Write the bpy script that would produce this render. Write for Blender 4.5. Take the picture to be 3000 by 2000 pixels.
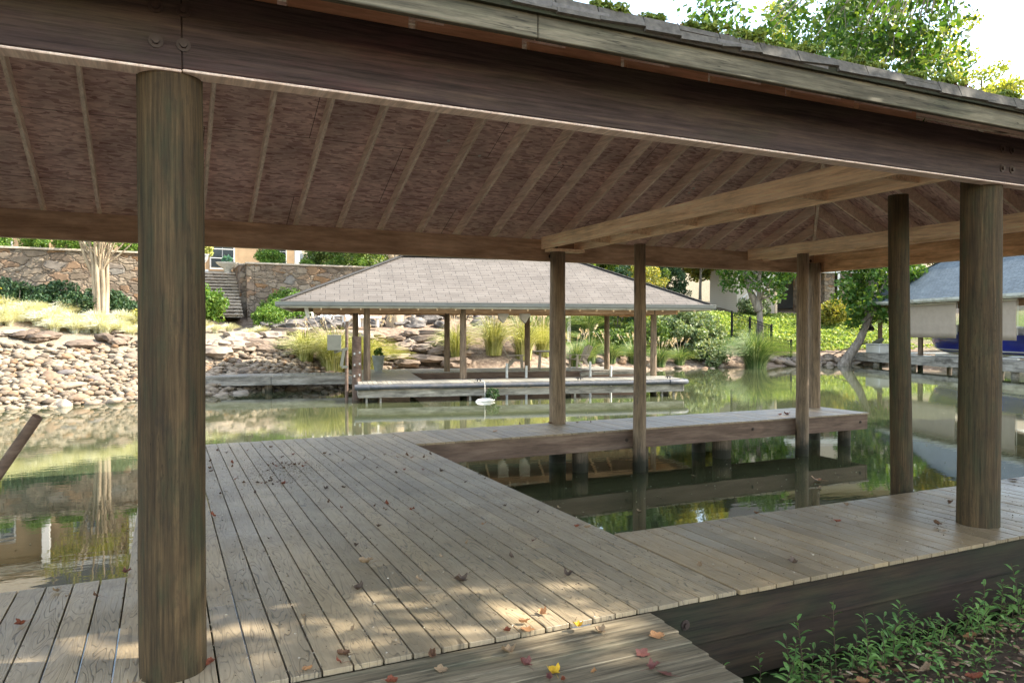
import bpy, math, random
import numpy as np
from mathutils import Vector, Matrix
R = math.radians
rnd = random.Random(7)
scene = bpy.context.scene
for o in list(bpy.data.objects): bpy.data.objects.remove(o)

# ------------------------------------------------------------------ camera, sky, sun, exposure
YAW, PIT, CAMZ = R(25.3), math.atan(35/2162), 1.57
cd = bpy.data.cameras.new('camera'); cam = bpy.data.objects.new('camera', cd)
scene.collection.objects.link(cam); scene.camera = cam
cd.sensor_width = 36; cd.lens = 36*2162/3000; cd.clip_start = 0.05; cd.clip_end = 2000
cam.location = (0, 0, CAMZ)
cam.rotation_euler = (R(90)-PIT, 0, -YAW)
SUN_AZ, SUN_EL = R(-20), R(40)                      # azimuth measured from +X towards +Y
w = bpy.data.worlds.new('World'); scene.world = w; w.use_nodes = True
nt = w.node_tree; nt.nodes.clear()
out = nt.nodes.new('ShaderNodeOutputWorld'); bg = nt.nodes.new('ShaderNodeBackground')
sky = nt.nodes.new('ShaderNodeTexSky'); sky.sky_type = 'NISHITA'; sky.sun_disc = False
sky.sun_elevation = SUN_EL; sky.sun_rotation = R(90)-SUN_AZ; sky.altitude = 250
sky.air_density = 1.0; sky.dust_density = .8; sky.ozone_density = 1.0
tc = nt.nodes.new('ShaderNodeTexCoord'); mp = nt.nodes.new('ShaderNodeMapping'); mp.inputs['Scale'].default_value = (1.2, 1.2, 4.0)
nz = nt.nodes.new('ShaderNodeTexNoise'); nz.inputs['Scale'].default_value = 1.7; nz.inputs['Detail'].default_value = 8
nz.inputs['Roughness'].default_value = .55
cr = nt.nodes.new('ShaderNodeValToRGB'); cr.color_ramp.elements[0].position = .5; cr.color_ramp.elements[1].position = .74
mx = nt.nodes.new('ShaderNodeMix'); mx.data_type = 'RGBA'; mx.inputs[7].default_value = (4.6, 4.8, 5.2, 1)
nt.links.new(tc.outputs['Generated'], mp.inputs[0]); nt.links.new(mp.outputs[0], nz.inputs['Vector'])
nt.links.new(nz.outputs[0], cr.inputs[0]); nt.links.new(cr.outputs[0], mx.inputs[0])
nt.links.new(sky.outputs[0], mx.inputs[6]); tn = nt.nodes.new('ShaderNodeMix'); tn.data_type = 'RGBA'; tn.blend_type = 'MULTIPLY'; tn.inputs[0].default_value = 1; tn.inputs[7].default_value = (1.05, .93, .79, 1)
nt.links.new(mx.outputs[2], tn.inputs[6]); nt.links.new(tn.outputs[2], bg.inputs[0]); nt.links.new(bg.outputs[0], out.inputs[0])
bg.inputs[1].default_value = 0.12
sd = bpy.data.lights.new('sun', 'SUN'); sd.energy = 2.0; sd.angle = R(.5); sd.color = (1, .93, .82)
sun = bpy.data.objects.new('sun', sd); scene.collection.objects.link(sun)
tosun = Vector((math.cos(SUN_EL)*math.cos(SUN_AZ), math.cos(SUN_EL)*math.sin(SUN_AZ), math.sin(SUN_EL)))
sun.rotation_euler = tosun.to_track_quat('Z', 'Y').to_euler(); sun.location = (30, -10, 30)
vs = scene.view_settings; vs.view_transform = 'Standard'; vs.look = 'None'; vs.gamma = 1; vs.exposure = 3.08
scene.render.engine = 'CYCLES'; scene.cycles.max_bounces = 8; scene.cycles.diffuse_bounces = 5
scene.cycles.transparent_max_bounces = 8; scene.cycles.use_denoising = True

# ------------------------------------------------------------------ object helpers
def tag(o, label=None, cat=None, group=None, kind=None):
    if label: o['label'] = label
    if cat: o['category'] = cat
    if group: o['group'] = group
    if kind: o['kind'] = kind
    elif cat: o['kind'] = 'thing'
    return o
def thing(name, loc, label, cat, group=None, rz=0):
    o = bpy.data.objects.new(name, None); scene.collection.objects.link(o)
    o.location = loc; o.rotation_euler = (0, 0, rz); o.empty_display_size = .2
    return tag(o, label, cat, group)
def root_of(o):
    while o.parent: o = o.parent
    return o
class MB:
    def __init__(s): s.v = []; s.f = []; s.uv = None; s.smooth = []
    def add(s, vs, fs, smooth=False):
        n = len(s.v); s.v.extend([tuple(v) for v in vs]); s.f.extend([tuple(i+n for i in f) for f in fs])
        s.smooth.extend([smooth]*len(fs))
    def box(s, x0, x1, y0, y1, z0, z1):
        s.add([(x0,y0,z0),(x1,y0,z0),(x1,y1,z0),(x0,y1,z0),(x0,y0,z1),(x1,y0,z1),(x1,y1,z1),(x0,y1,z1)],
              [(0,3,2,1),(4,5,6,7),(0,1,5,4),(1,2,6,5),(2,3,7,6),(3,0,4,7)])
    def bar(s, p, q, wid, hgt, up=(0,0,1)):                     # rectangular bar p -> q
        p, q = Vector(p), Vector(q); d = (q-p).normalized(); up = Vector(up)
        sx = d.cross(up); sx = sx.normalized() if sx.length > 1e-6 else Vector((1,0,0)); u = sx.cross(d).normalized()
        c = []
        for e in (p, q):
            for a, b in ((-1,-1),(1,-1),(1,1),(-1,1)): c.append(e + sx*a*wid/2 + u*b*hgt/2)
        s.add(c, [(0,3,2,1)[::-1],(4,7,6,5)[::-1],(0,4,5,1),(1,5,6,2),(2,6,7,3),(3,7,4,0)])
    def tube(s, pts, radii, n=10, cap=True, wob=0, smooth=True, seed=0):
        r_ = random.Random(seed); pts = [Vector(p) for p in pts]; m = len(pts); vs = []
        if not hasattr(radii, '__len__'): radii = [radii]*m
        ref = Vector((0,0,1)) if abs((pts[-1]-pts[0]).normalized().z) < .9 else Vector((1,0,0))
        for i, p in enumerate(pts):
            d = (pts[min(i+1,m-1)]-pts[max(i-1,0)]).normalized(); a = d.cross(ref).normalized(); b = d.cross(a)
            for k in range(n):
                t = 2*math.pi*k/n; rr = radii[i]*(1+wob*r_.uniform(-1,1)); vs.append(p+(a*math.cos(t)+b*math.sin(t))*rr)
        fs = [(i*n+k, i*n+(k+1)%n, (i+1)*n+(k+1)%n, (i+1)*n+k) for i in range(m-1) for k in range(n)]
        s.add(vs, fs, smooth)
        if cap: s.add(vs[:n], [tuple(range(n))[::-1]]); s.add(vs[-n:], [tuple(range(n))])
    def lathe(s, prof, c=(0,0,0), n=20):                          # profile [(r,z)...]
        vs = [(c[0]+r*math.cos(2*math.pi*k/n), c[1]+r*math.sin(2*math.pi*k/n), c[2]+z) for r, z in prof for k in range(n)]
        fs = [(i*n+k, i*n+(k+1)%n, (i+1)*n+(k+1)%n, (i+1)*n+k) for i in range(len(prof)-1) for k in range(n)]
        s.add(vs, fs, True); s.add(vs[:n], [tuple(range(n))[::-1]]); s.add(vs[-n:], [tuple(range(n))])
    def prism(s, poly, axis, a0, a1):                            # 2D polygon extruded along axis 'x','y' or 'z'
        n = len(poly)
        def P(p, a): return {'x': (a, p[0], p[1]), 'y': (p[0], a, p[1]), 'z': (p[0], p[1], a)}[axis]
        vs = [P(p, a0) for p in poly]+[P(p, a1) for p in poly]
        s.add(vs, [tuple(range(n))[::-1], tuple(range(n, 2*n))]+[(i, (i+1)%n, n+(i+1)%n, n+i) for i in range(n)])
    def xf(s, M):
        s.v = [tuple(M @ Vector(v)) for v in s.v]; return s
    def np_add(s, V, F):                                          # numpy arrays
        n = len(s.v); s.v.extend(map(tuple, V.tolist())); s.f.extend(map(tuple, (F+n).tolist())); s.smooth.extend([False]*len(F))
    def build(s, name, m, parent=None, world=True, bevel=0):
        me = bpy.data.meshes.new(name)
        v = s.v
        if parent is not None and world:
            l = root_of(parent).location; v = [(a-l.x, b-l.y, c-l.z) for a, b, c in v]
        me.from_pydata(v, [], s.f); me.polygons.foreach_set('use_smooth', s.smooth)
        if s.uv: 
            lay = me.uv_layers.new(name='UVMap'); lay.data.foreach_set('uv', [c for t in s.uv for c in t])
        me.materials.append(m); me.update()
        o = bpy.data.objects.new(name, me); scene.collection.objects.link(o)
        if parent is not None: o.parent = parent
        if bevel:
            b = o.modifiers.new('bevel', 'BEVEL'); b.width = bevel; b.segments = 1; b.limit_method = 'ANGLE'
        return o
def copy_tree(o, parent=None, **kw):
    c = o.copy(); scene.collection.objects.link(c)
    if parent: c.parent = parent
    for ch in list(o.children): copy_tree(ch, c)
    return c
def place(o, loc, rz=0, s=1, label=None, group=None):
    o.location = loc; o.rotation_euler = (0, 0, rz); o.scale = (s, s, s) if not hasattr(s, '__len__') else s
    if label: o['label'] = label
    if group: o['group'] = group
    return o

# ------------------------------------------------------------------ material helpers
class NM:
    def __init__(s, name):
        s.m = bpy.data.materials.new(name); s.m.use_nodes = True; s.t = s.m.node_tree
        s.b = s.t.nodes['Principled BSDF']; s.o = s.t.nodes['Material Output']
    def n(s, typ, **kw):
        x = s.t.nodes.new('ShaderNode'+typ)
        for k, v in kw.items():
            if k in x.inputs: x.inputs[k].default_value = v
            elif k.startswith('i_'): x.inputs[int(k[2:])].default_value = v
            else: setattr(x, k, v)
        return x
    def l(s, a, b): s.t.links.new(a, b)
    def coord(s, kind='Object', scale=(1,1,1), rot=(0,0,0)):
        c = s.n('TexCoord'); m = s.n('Mapping'); m.inputs['Scale'].default_value = scale; m.inputs['Rotation'].default_value = rot
        s.l(c.outputs[kind], m.inputs[0]); return m.outputs[0]
    def noise(s, vec, scale, detail=4, rough=.55, dist=0):
        x = s.n('TexNoise', Scale=scale, Detail=detail, Roughness=rough, Distortion=dist); s.l(vec, x.inputs['Vector']); return x.outputs[0]
    def ramp(s, fac, stops):
        r = s.n('ValToRGB'); e = r.color_ramp.elements
        while len(e) < len(stops): e.new(.5)
        for i, (p, c) in enumerate(stops):
            e[i].position = p; e[i].color = (c, c, c, 1) if not hasattr(c, '__len__') else (*c, 1)
        s.l(fac, r.inputs[0]); return r.outputs[0]
    def mix(s, fac, a, b, mode='MIX'):
        x = s.n('Mix', data_type='RGBA', blend_type=mode)
        for sock, v in ((0, fac), (6, a), (7, b)):
            if hasattr(v, 'links') or isinstance(v, bpy.types.NodeSocket): s.l(v, x.inputs[sock])
            else: x.inputs[sock].default_value = v if sock == 0 else (*v, 1)
        return x.outputs[2]
    def math(s, op, a, b=0, c=None):
        x = s.n('Math', operation=op)
        for i, v in enumerate((a, b)):
            if isinstance(v, bpy.types.NodeSocket): s.l(v, x.inputs[i])
            else: x.inputs[i].default_value = v
        return x.outputs[0]
    def island(s): return s.n('NewGeometry').outputs['Random Per Island']
    def shift(s, vec, amt):                                       # offset coordinates by a per-island random
        v = s.n('CombineXYZ'); r_ = s.math('MULTIPLY', s.island(), amt)
        for i in range(3): s.l(r_, v.inputs[i])
        a = s.n('VectorMath', operation='ADD'); s.l(vec, a.inputs[0]); s.l(v.outputs[0], a.inputs[1]); return a.outputs[0]
    def bump(s, h, strength=.3, dist=.01):
        b = s.n('Bump', Strength=strength, Distance=dist); s.l(h, b.inputs['Height']); s.l(b.outputs[0], s.b.inputs['Normal'])
    def fin(s, col=None, rough=.75, spec=.5, metal=0):
        if col is not None:
            if isinstance(col, bpy.types.NodeSocket): s.l(col, s.b.inputs['Base Color'])
            else: s.b.inputs['Base Color'].default_value = (*col, 1)
        if isinstance(rough, bpy.types.NodeSocket): s.l(rough, s.b.inputs['Roughness'])
        else: s.b.inputs['Roughness'].default_value = rough
        s.b.inputs['Specular IOR Level'].default_value = spec; s.b.inputs['Metallic'].default_value = metal
        return s.m
def wood(name, c1, c2, c3, axis=0, stretch=14, stain=None, rough=.8, fine=40, crack=.0, island=True, bump=.4, coarse=1.3, knots=0, sharp=0, slime=0):
    """grain runs along axis; c1 dark, c2 mid, c3 light"""
    m = NM(name); sc = [stretch]*3; sc[axis] = 1.0
    v = m.coord('Object', tuple(sc))
    if island: v = m.shift(v, 37.0)
    g = m.noise(v, 1.0, 6, .65, .6); g2 = m.noise(v, 3.6, 4, .7)
    col = m.ramp(g, [(.3, c1), (.5, c2), (.7, c3)])
    col = m.mix(.45, col, m.ramp(g2, [(.35, .6), (.65, 1.3)]), 'MULTIPLY')
    pv = m.coord('Object'); 
    if island: pv = m.shift(pv, 11.0)
    blot = m.noise(pv, coarse, 5, .6)
    col = m.mix(.6, col, m.ramp(blot, [(.3, .78), (.7, 1.25)]), 'MULTIPLY')
    if stain:
        for (sc_, lo, hi, c, a) in stain:
            sv = [sc_]*3; sv[axis] = sc_*.28
            f = m.ramp(m.noise(m.coord('Object', tuple(sv)), 1.0, 7, .68), [(lo, 0.0), (hi, a)])
            col = m.mix(f, col, c)
    if knots:
        kv = m.coord('Object', tuple([knots if i != axis else knots*.35 for i in range(3)]))
        vo = m.n('TexVoronoi', Scale=1.0); m.l(kv, vo.inputs['Vector'])
        col = m.mix(m.ramp(vo.outputs['Distance'], [(.05, 1.0), (.11, 0.0)]), col, tuple(.35*x for x in c1))
    if island:
        col = m.mix(1.0, col, m.ramp(m.island(), [(0, .8), (1, 1.18)]), 'MULTIPLY')
    if sharp:
        sv = [sharp]*3; sv[axis] = sharp*.03
        col = m.mix(.85, col, m.ramp(m.noise(m.coord('Object', tuple(sv)), 1.0, 8, .75), [(.38, .45), (.5, 1.0), (.64, 1.35)]), 'MULTIPLY')
    if slime:
        sz = m.n('SeparateXYZ'); m.l(m.coord(), sz.inputs[0]); wob = m.math('MULTIPLY', m.noise(m.coord(), 7, 4), .25)
        col = m.mix(m.ramp(m.math('ADD', sz.outputs[2], wob), [(-.0, .9), (.0, .9)]) if 0 else m.ramp(m.math('ADD', m.math('ADD', sz.outputs[2], wob), 1.0), [(.60, .92), (.80, 0.0)]), col, (.018, .02, .01))
    if crack:
        sv = [crack]*3; sv[axis] = crack*.05
        f = m.ramp(m.noise(m.coord('Object', tuple(sv)), 1.0, 3, .6), [(.485, 0.0), (.5, 1.0), (.515, 0.0)])
        f2 = m.ramp(m.noise(m.coord('Object'), 2.3, 2), [(.5, 0.0), (.6, .85)])
        col = m.mix(m.math('MULTIPLY', f, f2), col, tuple(.25*x for x in c1))
    m.bump(g2, bump, .006)
    return m.fin(col, rough, .3)
def plain(name, c, rough=.6, metal=0, var=.15, scale=6, spec=.4, dirt=None):
    m = NM(name); n = m.noise(m.coord(), scale, 5, .6)
    col = m.mix(1.0, c, m.ramp(n, [(.3, 1-var), (.7, 1+var)]), 'MULTIPLY')
    if dirt: col = m.mix(m.ramp(m.noise(m.coord(), scale*.5, 7, .7), [(.48, 0.0), (.68, .8)]), col, dirt)
    m.bump(m.noise(m.coord(), scale*9, 3), .15, .004)
    return m.fin(col, rough, spec, metal)
def leafmat(name, c1, c2, c3=None, trans=.35, rough=.55):
    m = NM(name); st = [(0, c1), (.6, c2)] + ([(1, c3)] if c3 else [])
    col = m.ramp(m.island(), st)
    big = m.noise(m.coord(), .9, 3); col = m.mix(1.0, col, m.ramp(big, [(.3, .75), (.7, 1.3)]), 'MULTIPLY')
    m.fin(col, rough, .35)
    tr = m.n('BsdfTranslucent'); m.l(m.mix(1.0, col, (1.3, 1.25, .6), 'MULTIPLY'), tr.inputs[0])
    ms = m.n('MixShader'); ms.inputs[0].default_value = trans
    m.l(m.b.outputs[0], ms.inputs[1]); m.l(tr.outputs[0], ms.inputs[2]); m.l(ms.outputs[0], m.o.inputs[0])
    return m.m

GREEN = (.035, .05, .018)
M = {}
M['pole'] = wood('treated round pole', (.033,.021,.009), (.06,.038,.016), (.095,.06,.026), 2, 26,
    stain=[(11, .5, .66, (.028,.033,.014), .6), (4, .48, .68, (.03,.035,.016), .6), (17, .57, .68, (.025,.018,.01), .6)], crack=46, island=False, bump=1.0, coarse=5, knots=1.6, sharp=75, slime=1)
M['pole_grey'] = wood('weathered round pole', (.1,.07,.045), (.19,.135,.085), (.28,.205,.135), 2, 20,
    stain=[(5, .5, .68, (.06,.05,.04), .7)], crack=50, island=False, bump=.5, sharp=90, slime=1, knots=2)
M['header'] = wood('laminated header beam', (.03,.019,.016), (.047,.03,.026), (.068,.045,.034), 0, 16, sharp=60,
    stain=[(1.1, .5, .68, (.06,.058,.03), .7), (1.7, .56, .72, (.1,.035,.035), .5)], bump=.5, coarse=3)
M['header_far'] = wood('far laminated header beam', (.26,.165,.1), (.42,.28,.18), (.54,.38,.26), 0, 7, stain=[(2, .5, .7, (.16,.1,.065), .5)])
M['header_end'] = wood('end header beam of strand lumber', (.35,.18,.08), (.62,.37,.2), (.76,.5,.3), 1, 9, bump=.6, coarse=3, knots=1.1)
M['rafter'] = wood('rafter lumber', (.6,.44,.35), (.76,.59,.49), (.84,.69,.59), 1, 15, stain=[(3, .62, .74, (.3,.2,.15), .5)], knots=1.3)
M['blocking'] = wood('fresh blocking lumber', (.42,.23,.13), (.62,.36,.22), (.72,.46,.3), 0, 12, knots=1.5)
M['tie'] = wood('tie beam lumber', (.6,.4,.24), (.84,.62,.41), (.88,.7,.5), 1, 16, knots=1.4, stain=[(2.2, .6, .72, (.4,.24,.13), .5)])
M['fascia'] = wood('mossy weathered fascia', (.06,.052,.034), (.115,.1,.066), (.18,.155,.105), 0, 10, sharp=55, stain=[(2.5, .46, .66, (.025,.032,.017), .85)], crack=25, coarse=2)
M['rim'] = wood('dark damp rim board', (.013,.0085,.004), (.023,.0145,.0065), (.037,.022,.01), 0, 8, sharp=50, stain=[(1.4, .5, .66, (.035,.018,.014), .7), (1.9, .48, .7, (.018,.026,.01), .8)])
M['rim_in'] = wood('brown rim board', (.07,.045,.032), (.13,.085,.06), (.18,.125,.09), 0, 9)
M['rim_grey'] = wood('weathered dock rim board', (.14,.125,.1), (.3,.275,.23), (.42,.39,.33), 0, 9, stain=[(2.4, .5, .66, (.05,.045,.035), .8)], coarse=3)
def deckmat(name, c, grain=.8):
    m = NM(name); v = m.shift(m.coord('Object', (9.5, 1.15, 1)), 53.0)
    n = m.noise(v, 1.0, 2.2, .45, .35); k = m.math('FRACT', m.math('MULTIPLY', n, 17.0))
    line = m.ramp(k, [(0, 1.0), (.13, .35), (.22, 0.0), (.93, 0.0), (1, 1.0)])
    msk = m.ramp(m.noise(m.shift(m.coord('Object', (3, .8, 1)), 19.), 1.0, 2), [(.36, .25), (.55, 1.0)])
    line = m.math('MULTIPLY', line, msk)
    isl = m.island()
    col = m.mix(1.0, c, m.ramp(isl, [(0, (.74,.74,.72)), (.5, (.95,.95,.95)), (1, (1.16,1.12,1.04))]), 'MULTIPLY')
    col = m.mix(.85, col, m.ramp(m.noise(m.coord(), .9, 6, .65), [(.3, .66), (.7, 1.25)]), 'MULTIPLY')
    col = m.mix(.5, col, m.ramp(m.noise(m.coord('Object', (60, 5, 1)), 1.0, 3), [(.35, .75), (.65, 1.2)]), 'MULTIPLY')
    dirt = m.ramp(m.noise(m.coord(), 2.6, 8, .75), [(.56, 0.0), (.75, .55)])
    col = m.mix(dirt, col, (.075, .055, .035))
    col = m.mix(m.math('MULTIPLY', line, grain), col, (.035, .03, .022))
    h = m.math('SUBTRACT', m.noise(m.coord('Object', (60, 6, 1)), 1.0, 3), line)
    m.bump(h, .55, .004)
    return m.fin(col, m.ramp(m.noise(m.coord(), 1.6, 5), [(.3, .3), (.7, .5)]), .45)
M['deck'] = deckmat('embossed composite decking', (.335, .265, .17))
M['deck_walk'] = deckmat('plain walkway decking', (.285, .215, .13), .22)
M['ramp_wood'] = wood('old grey ramp planks', (.085,.066,.04), (.16,.128,.08), (.24,.195,.125), 0, 12, sharp=45, stain=[(2.2, .5, .66, (.05,.06,.035), .75)], crack=30, coarse=2.2)
M['deck_far'] = deckmat('pale grey decking', (.29, .275, .24), .1)
def osb():
    m = NM('oriented strand board'); v = m.coord('Object', (11, 40, 11), (0, 0, .12))
    nn = m.n('TexNoise', Scale=.55, Detail=3); m.l(v, nn.inputs['Vector'])
    a = m.n('VectorMath', operation='MULTIPLY_ADD'); m.l(nn.outputs[1], a.inputs[0]); a.inputs[1].default_value = (2.2,)*3; m.l(v, a.inputs[2])
    vo = m.n('TexVoronoi', Scale=1.0); m.l(a.outputs[0], vo.inputs['Vector'])
    bw = m.n('RGBToBW'); m.l(vo.outputs['Color'], bw.inputs[0])
    col = m.ramp(bw.outputs[0], [(.1, (.38,.215,.2)), (.4, (.6,.395,.365)), (.8, (.77,.55,.5))])
    col = m.mix(1.0, col, m.ramp(m.noise(m.coord(), 1.5, 5), [(.3, .75), (.7, 1.2)]), 'MULTIPLY')
    br = m.n('TexBrick', Scale=1.0); br.inputs['Mortar Size'].default_value = .004
    br.inputs['Brick Width'].default_value = 2.44; br.inputs['Row Height'].default_value = 1.22; m.l(m.coord(), br.inputs['Vector'])
    col = m.mix(m.math('MULTIPLY', br.outputs['Fac'], .9), col, (.02,.014,.01))
    m.bump(bw.outputs[0], .8, .006); return m.fin(col, .85, .2)
M['osb'] = osb()
def shingle(name, c1, c2, mort, w_=.30, h_=.13):
    m = NM(name); br = m.n('TexBrick', Scale=1.0); br.inputs['Color1'].default_value = (*c1, 1); br.inputs['Color2'].default_value = (*c2, 1)
    br.inputs['Mortar'].default_value = (*mort, 1); br.inputs['Mortar Size'].default_value = .011; br.inputs['Mortar Smooth'].default_value = .3
    br.offset = .37; br.offset_frequency = 3; br.inputs['Brick Width'].default_value = w_; br.inputs['Row Height'].default_value = h_; br.inputs['Bias'].default_value = -.1
    uv = m.n('TexCoord').outputs['UV']; m.l(uv, br.inputs['Vector'])
    col = m.mix(1.0, br.outputs['Color'], m.ramp(m.noise(uv, .8, 5), [(.3, .86), (.7, 1.12)]), 'MULTIPLY')
    col = m.mix(1.0, col, m.ramp(m.noise(uv, 60, 2), [(.3, .82), (.7, 1.18)]), 'MULTIPLY')
    m.bump(m.math('SUBTRACT', 1.0, br.outputs['Fac']), .7, .012); return m.fin(col, .9, .2)
M['shingle_near'] = shingle('dark weathered shingles', (.085,.08,.07), (.13,.12,.105), (.03,.03,.025))
M['shingle_tan'] = shingle('warm grey shingles', (.115,.1,.085), (.145,.128,.11), (.06,.055,.048), .44, .145)
M['shingle_blue'] = shingle('blue grey shingles', (.11,.135,.15), (.15,.18,.195), (.045,.055,.065))
M['shingle_house'] = shingle('dark house shingles', (.09,.085,.08), (.13,.12,.11), (.04,.04,.04))
M['gutter'] = plain('painted aluminium gutter', (.155,.16,.14), .45, 0, .08)
M['gutter_white'] = plain('pale gutter', (.52,.52,.47), .5, 0, .1, dirt=(.2,.17,.12))
M['white'] = plain('white painted trim', (.6,.59,.55), .5, 0, .05)
M['offwhite'] = plain('sun bleached white paint', (.72,.7,.64), .6, 0, .12)
M['teak'] = plain('greyed teak furniture', (.38,.33,.26), .75, 0, .2, 14)
M['steel'] = plain('galvanised steel', (.5,.5,.48), .4, .7, .1)
M['grey_plastic'] = plain('grey rubber bumper', (.05,.056,.066), .6, 0, .15, 9, dirt=(.1,.09,.08))
M['box_grey'] = plain('grey painted box', (.13,.13,.1), .55, 0, .1)
M['black'] = plain('black powder coated metal', (.012,.012,.014), .4, 0, .05)
M['pot'] = plain('grey clay pot', (.25,.27,.24), .7, 0, .15)
M['concrete'] = plain('pale cast stone', (.55,.5,.4), .8, 0, .2, 10)
M['rock'] = (lambda m: m.fin(m.mix(1.0, m.ramp(m.n('ObjectInfo').outputs['Random'], [(0, (.15,.115,.085)), (.3, (.25,.195,.14)), (.6, (.31,.255,.19)), (.85, (.24,.15,.085)), (1, (.15,.14,.13))]),
    m.ramp(m.noise(m.coord(), 5, 6, .7), [(.3, .65), (.7, 1.25)]), 'MULTIPLY'), .85, .25))(NM('bank rock'))
M['rock_fill'] = (lambda m: m.fin(m.mix(1.0, m.ramp(m.island(), [(0, (.1,.077,.055)), (.4, (.21,.165,.115)), (.8, (.28,.23,.165)), (1, (.18,.105,.055))]),
    m.ramp(m.noise(m.coord(), 7, 6, .7), [(.3, .7), (.7, 1.2)]), 'MULTIPLY'), .85, .25))(NM('small riprap'))
M['slab'] = (lambda m: m.fin(m.mix(1.0, m.ramp(m.n('ObjectInfo').outputs['Random'], [(0, (.1,.075,.055)), (.5, (.22,.165,.12)), (1, (.32,.26,.2))]),
    m.ramp(m.noise(m.coord('Object', (1, 1, 5)), 4, 7, .75), [(.3, .5), (.7, 1.3)]), 'MULTIPLY'), .9, .2))(NM('layered ledge stone'))
def stonewall(name, sc, pal, mort=(.2,.17,.13), disp=1.):
    m = NM(name); v = m.coord('Object', (sc*.8, sc*.8, sc*1.5)); nn = m.n('TexNoise', Scale=1.3, Detail=4); m.l(v, nn.inputs['Vector'])
    a = m.n('VectorMath', operation='MULTIPLY_ADD'); m.l(nn.outputs[1], a.inputs[0]); a.inputs[1].default_value = (1.0,)*3; m.l(v, a.inputs[2])
    vo = m.n('TexVoronoi', Scale=1.0); m.l(a.outputs[0], vo.inputs['Vector'])
    ve = m.n('TexVoronoi', Scale=1.0, feature='DISTANCE_TO_EDGE'); m.l(a.outputs[0], ve.inputs['Vector'])
    bw = m.n('RGBToBW'); m.l(vo.outputs['Color'], bw.inputs[0])
    col = m.ramp(bw.outputs[0], pal); col = m.mix(1.0, col, m.ramp(m.noise(m.coord(), 3.5, 7, .7), [(.3, .65), (.7, 1.25)]), 'MULTIPLY')
    e = m.ramp(ve.outputs['Distance'], [(.008, .9), (.03, 0.0)]); col = m.mix(e, col, mort)
    m.bump(m.ramp(ve.outputs['Distance'], [(0, 0.0), (.12, 1.0)]), 1.0, .05*disp); return m.fin(col, .9, .2)
PAL = [(.1, (.12,.09,.065)), (.35, (.2,.155,.11)), (.55, (.25,.2,.145)), (.7, (.21,.12,.06)), (.9, (.19,.17,.145))]
M['wall_stone'] = stonewall('fieldstone masonry', 2.2, PAL, (.13,.1,.075))
M['step_stone'] = stonewall('step stone', 2.4, [(.2, (.17,.14,.11)), (.5, (.3,.25,.19)), (.9, (.4,.34,.27))])
M['cap'] = plain('coping stone', (.4,.33,.25), .85, 0, .25, 5)
M['stucco'] = plain('tan stucco and stone', (.3,.21,.12), .9, 0, .2, 1.4)
M['siding'] = (lambda m: m.fin(m.mix(m.ramp(m.math('FRACT', m.math('MULTIPLY', (lambda s_: (m.l(m.n('TexCoord').outputs['Object'], s_.inputs[0]), s_.outputs[2])[1])(m.n('SeparateXYZ')), 5.5)), [(.0, .8), (.12, 0.0)]), (.5,.43,.33), (.25,.21,.16)), .7, .3))(NM('beige lap siding'))
M['glass_dark'] = plain('dark window glass', (.02,.025,.03), .08, 0, .1, 2, .6)
M['dark_in'] = plain('dark garage interior', (.08,.075,.07), .8)
M['blue'] = plain('blue gelcoat', (.03,.045,.33), .15, 0, .05, 2, .6)
M['hull_grey'] = plain('grey gelcoat', (.22,.25,.3), .2, 0, .05, 2)
M['shade'] = plain('tan mesh sun shade', (.37,.3,.23), .85, 0, .08, 3)
M['bolt'] = plain('rusty bolt', (.06,.04,.03), .6, .3)
M['rope'] = plain('pale rope', (.55,.52,.45), .9)
M['bark'] = wood('grey bark', (.1,.08,.06), (.22,.185,.145), (.36,.31,.25), 2, 7, island=False, bump=1.0, coarse=3)
M['bark_pale'] = wood('smooth tan bark', (.2,.145,.09), (.31,.24,.155), (.42,.34,.24), 2, 6, island=False, bump=.4, coarse=3)
M['leaf_mid'] = leafmat('mid green leaves', (.045,.085,.018), (.09,.15,.03), (.19,.23,.05))
M['leaf_dark'] = leafmat('dark evergreen leaves', (.02,.05,.018), (.04,.085,.03), (.09,.13,.05), .2)
M['leaf_yellow'] = leafmat('autumn yellow green leaves', (.12,.15,.03), (.26,.26,.05), (.4,.31,.06), .4)
M['leaf_gold'] = leafmat('golden autumn leaves', (.13,.18,.035), (.27,.3,.05), (.42,.38,.07), .5)
M['leaf_silver'] = leafmat('pale variegated leaves', (.06,.11,.04), (.17,.22,.09), (.34,.36,.2), .3)
M['leaf_box'] = leafmat('clipped boxwood leaves', (.05,.12,.012), (.1,.19,.025), (.22,.3,.05), .3)
M['leaf_maple'] = leafmat('bright maple leaves', (.03,.085,.012), (.065,.14,.02), (.15,.21,.035), .42)
M['leaf_cover'] = leafmat('ground cover leaves', (.08,.15,.03), (.24,.33,.06), (.5,.52,.15), .35)
M['leaf_weed'] = leafmat('weed leaves', (.08,.17,.05), (.15,.3,.08), (.24,.4,.11), .35)
M['grass_green'] = leafmat('green arching grass', (.035,.08,.02), (.12,.2,.05), (.42,.44,.2), .25)
M['grass_gold'] = leafmat('golden ornamental grass', (.12,.16,.03), (.36,.36,.1), (.7,.66,.36), .3)
M['grass_pale'] = leafmat('pale variegated grass', (.42,.42,.26), (.6,.58,.42), (.72,.7,.58), .3)
M['plume'] = leafmat('tan seed plumes', (.5,.38,.26), (.62,.5,.36), (.72,.62,.48), .3)
M['moss'] = leafmat('roof moss', (.08,.13,.015), (.15,.2,.025), (.24,.26,.04), .1)
def leafpaint(name, a, b):
    m = NM(name); n = m.noise(m.coord(), 22, 5, .7); col = m.ramp(n, [(.35, a), (.65, b)]); m.bump(n, .5, .01); return m.fin(col, .6, .35)
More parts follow.
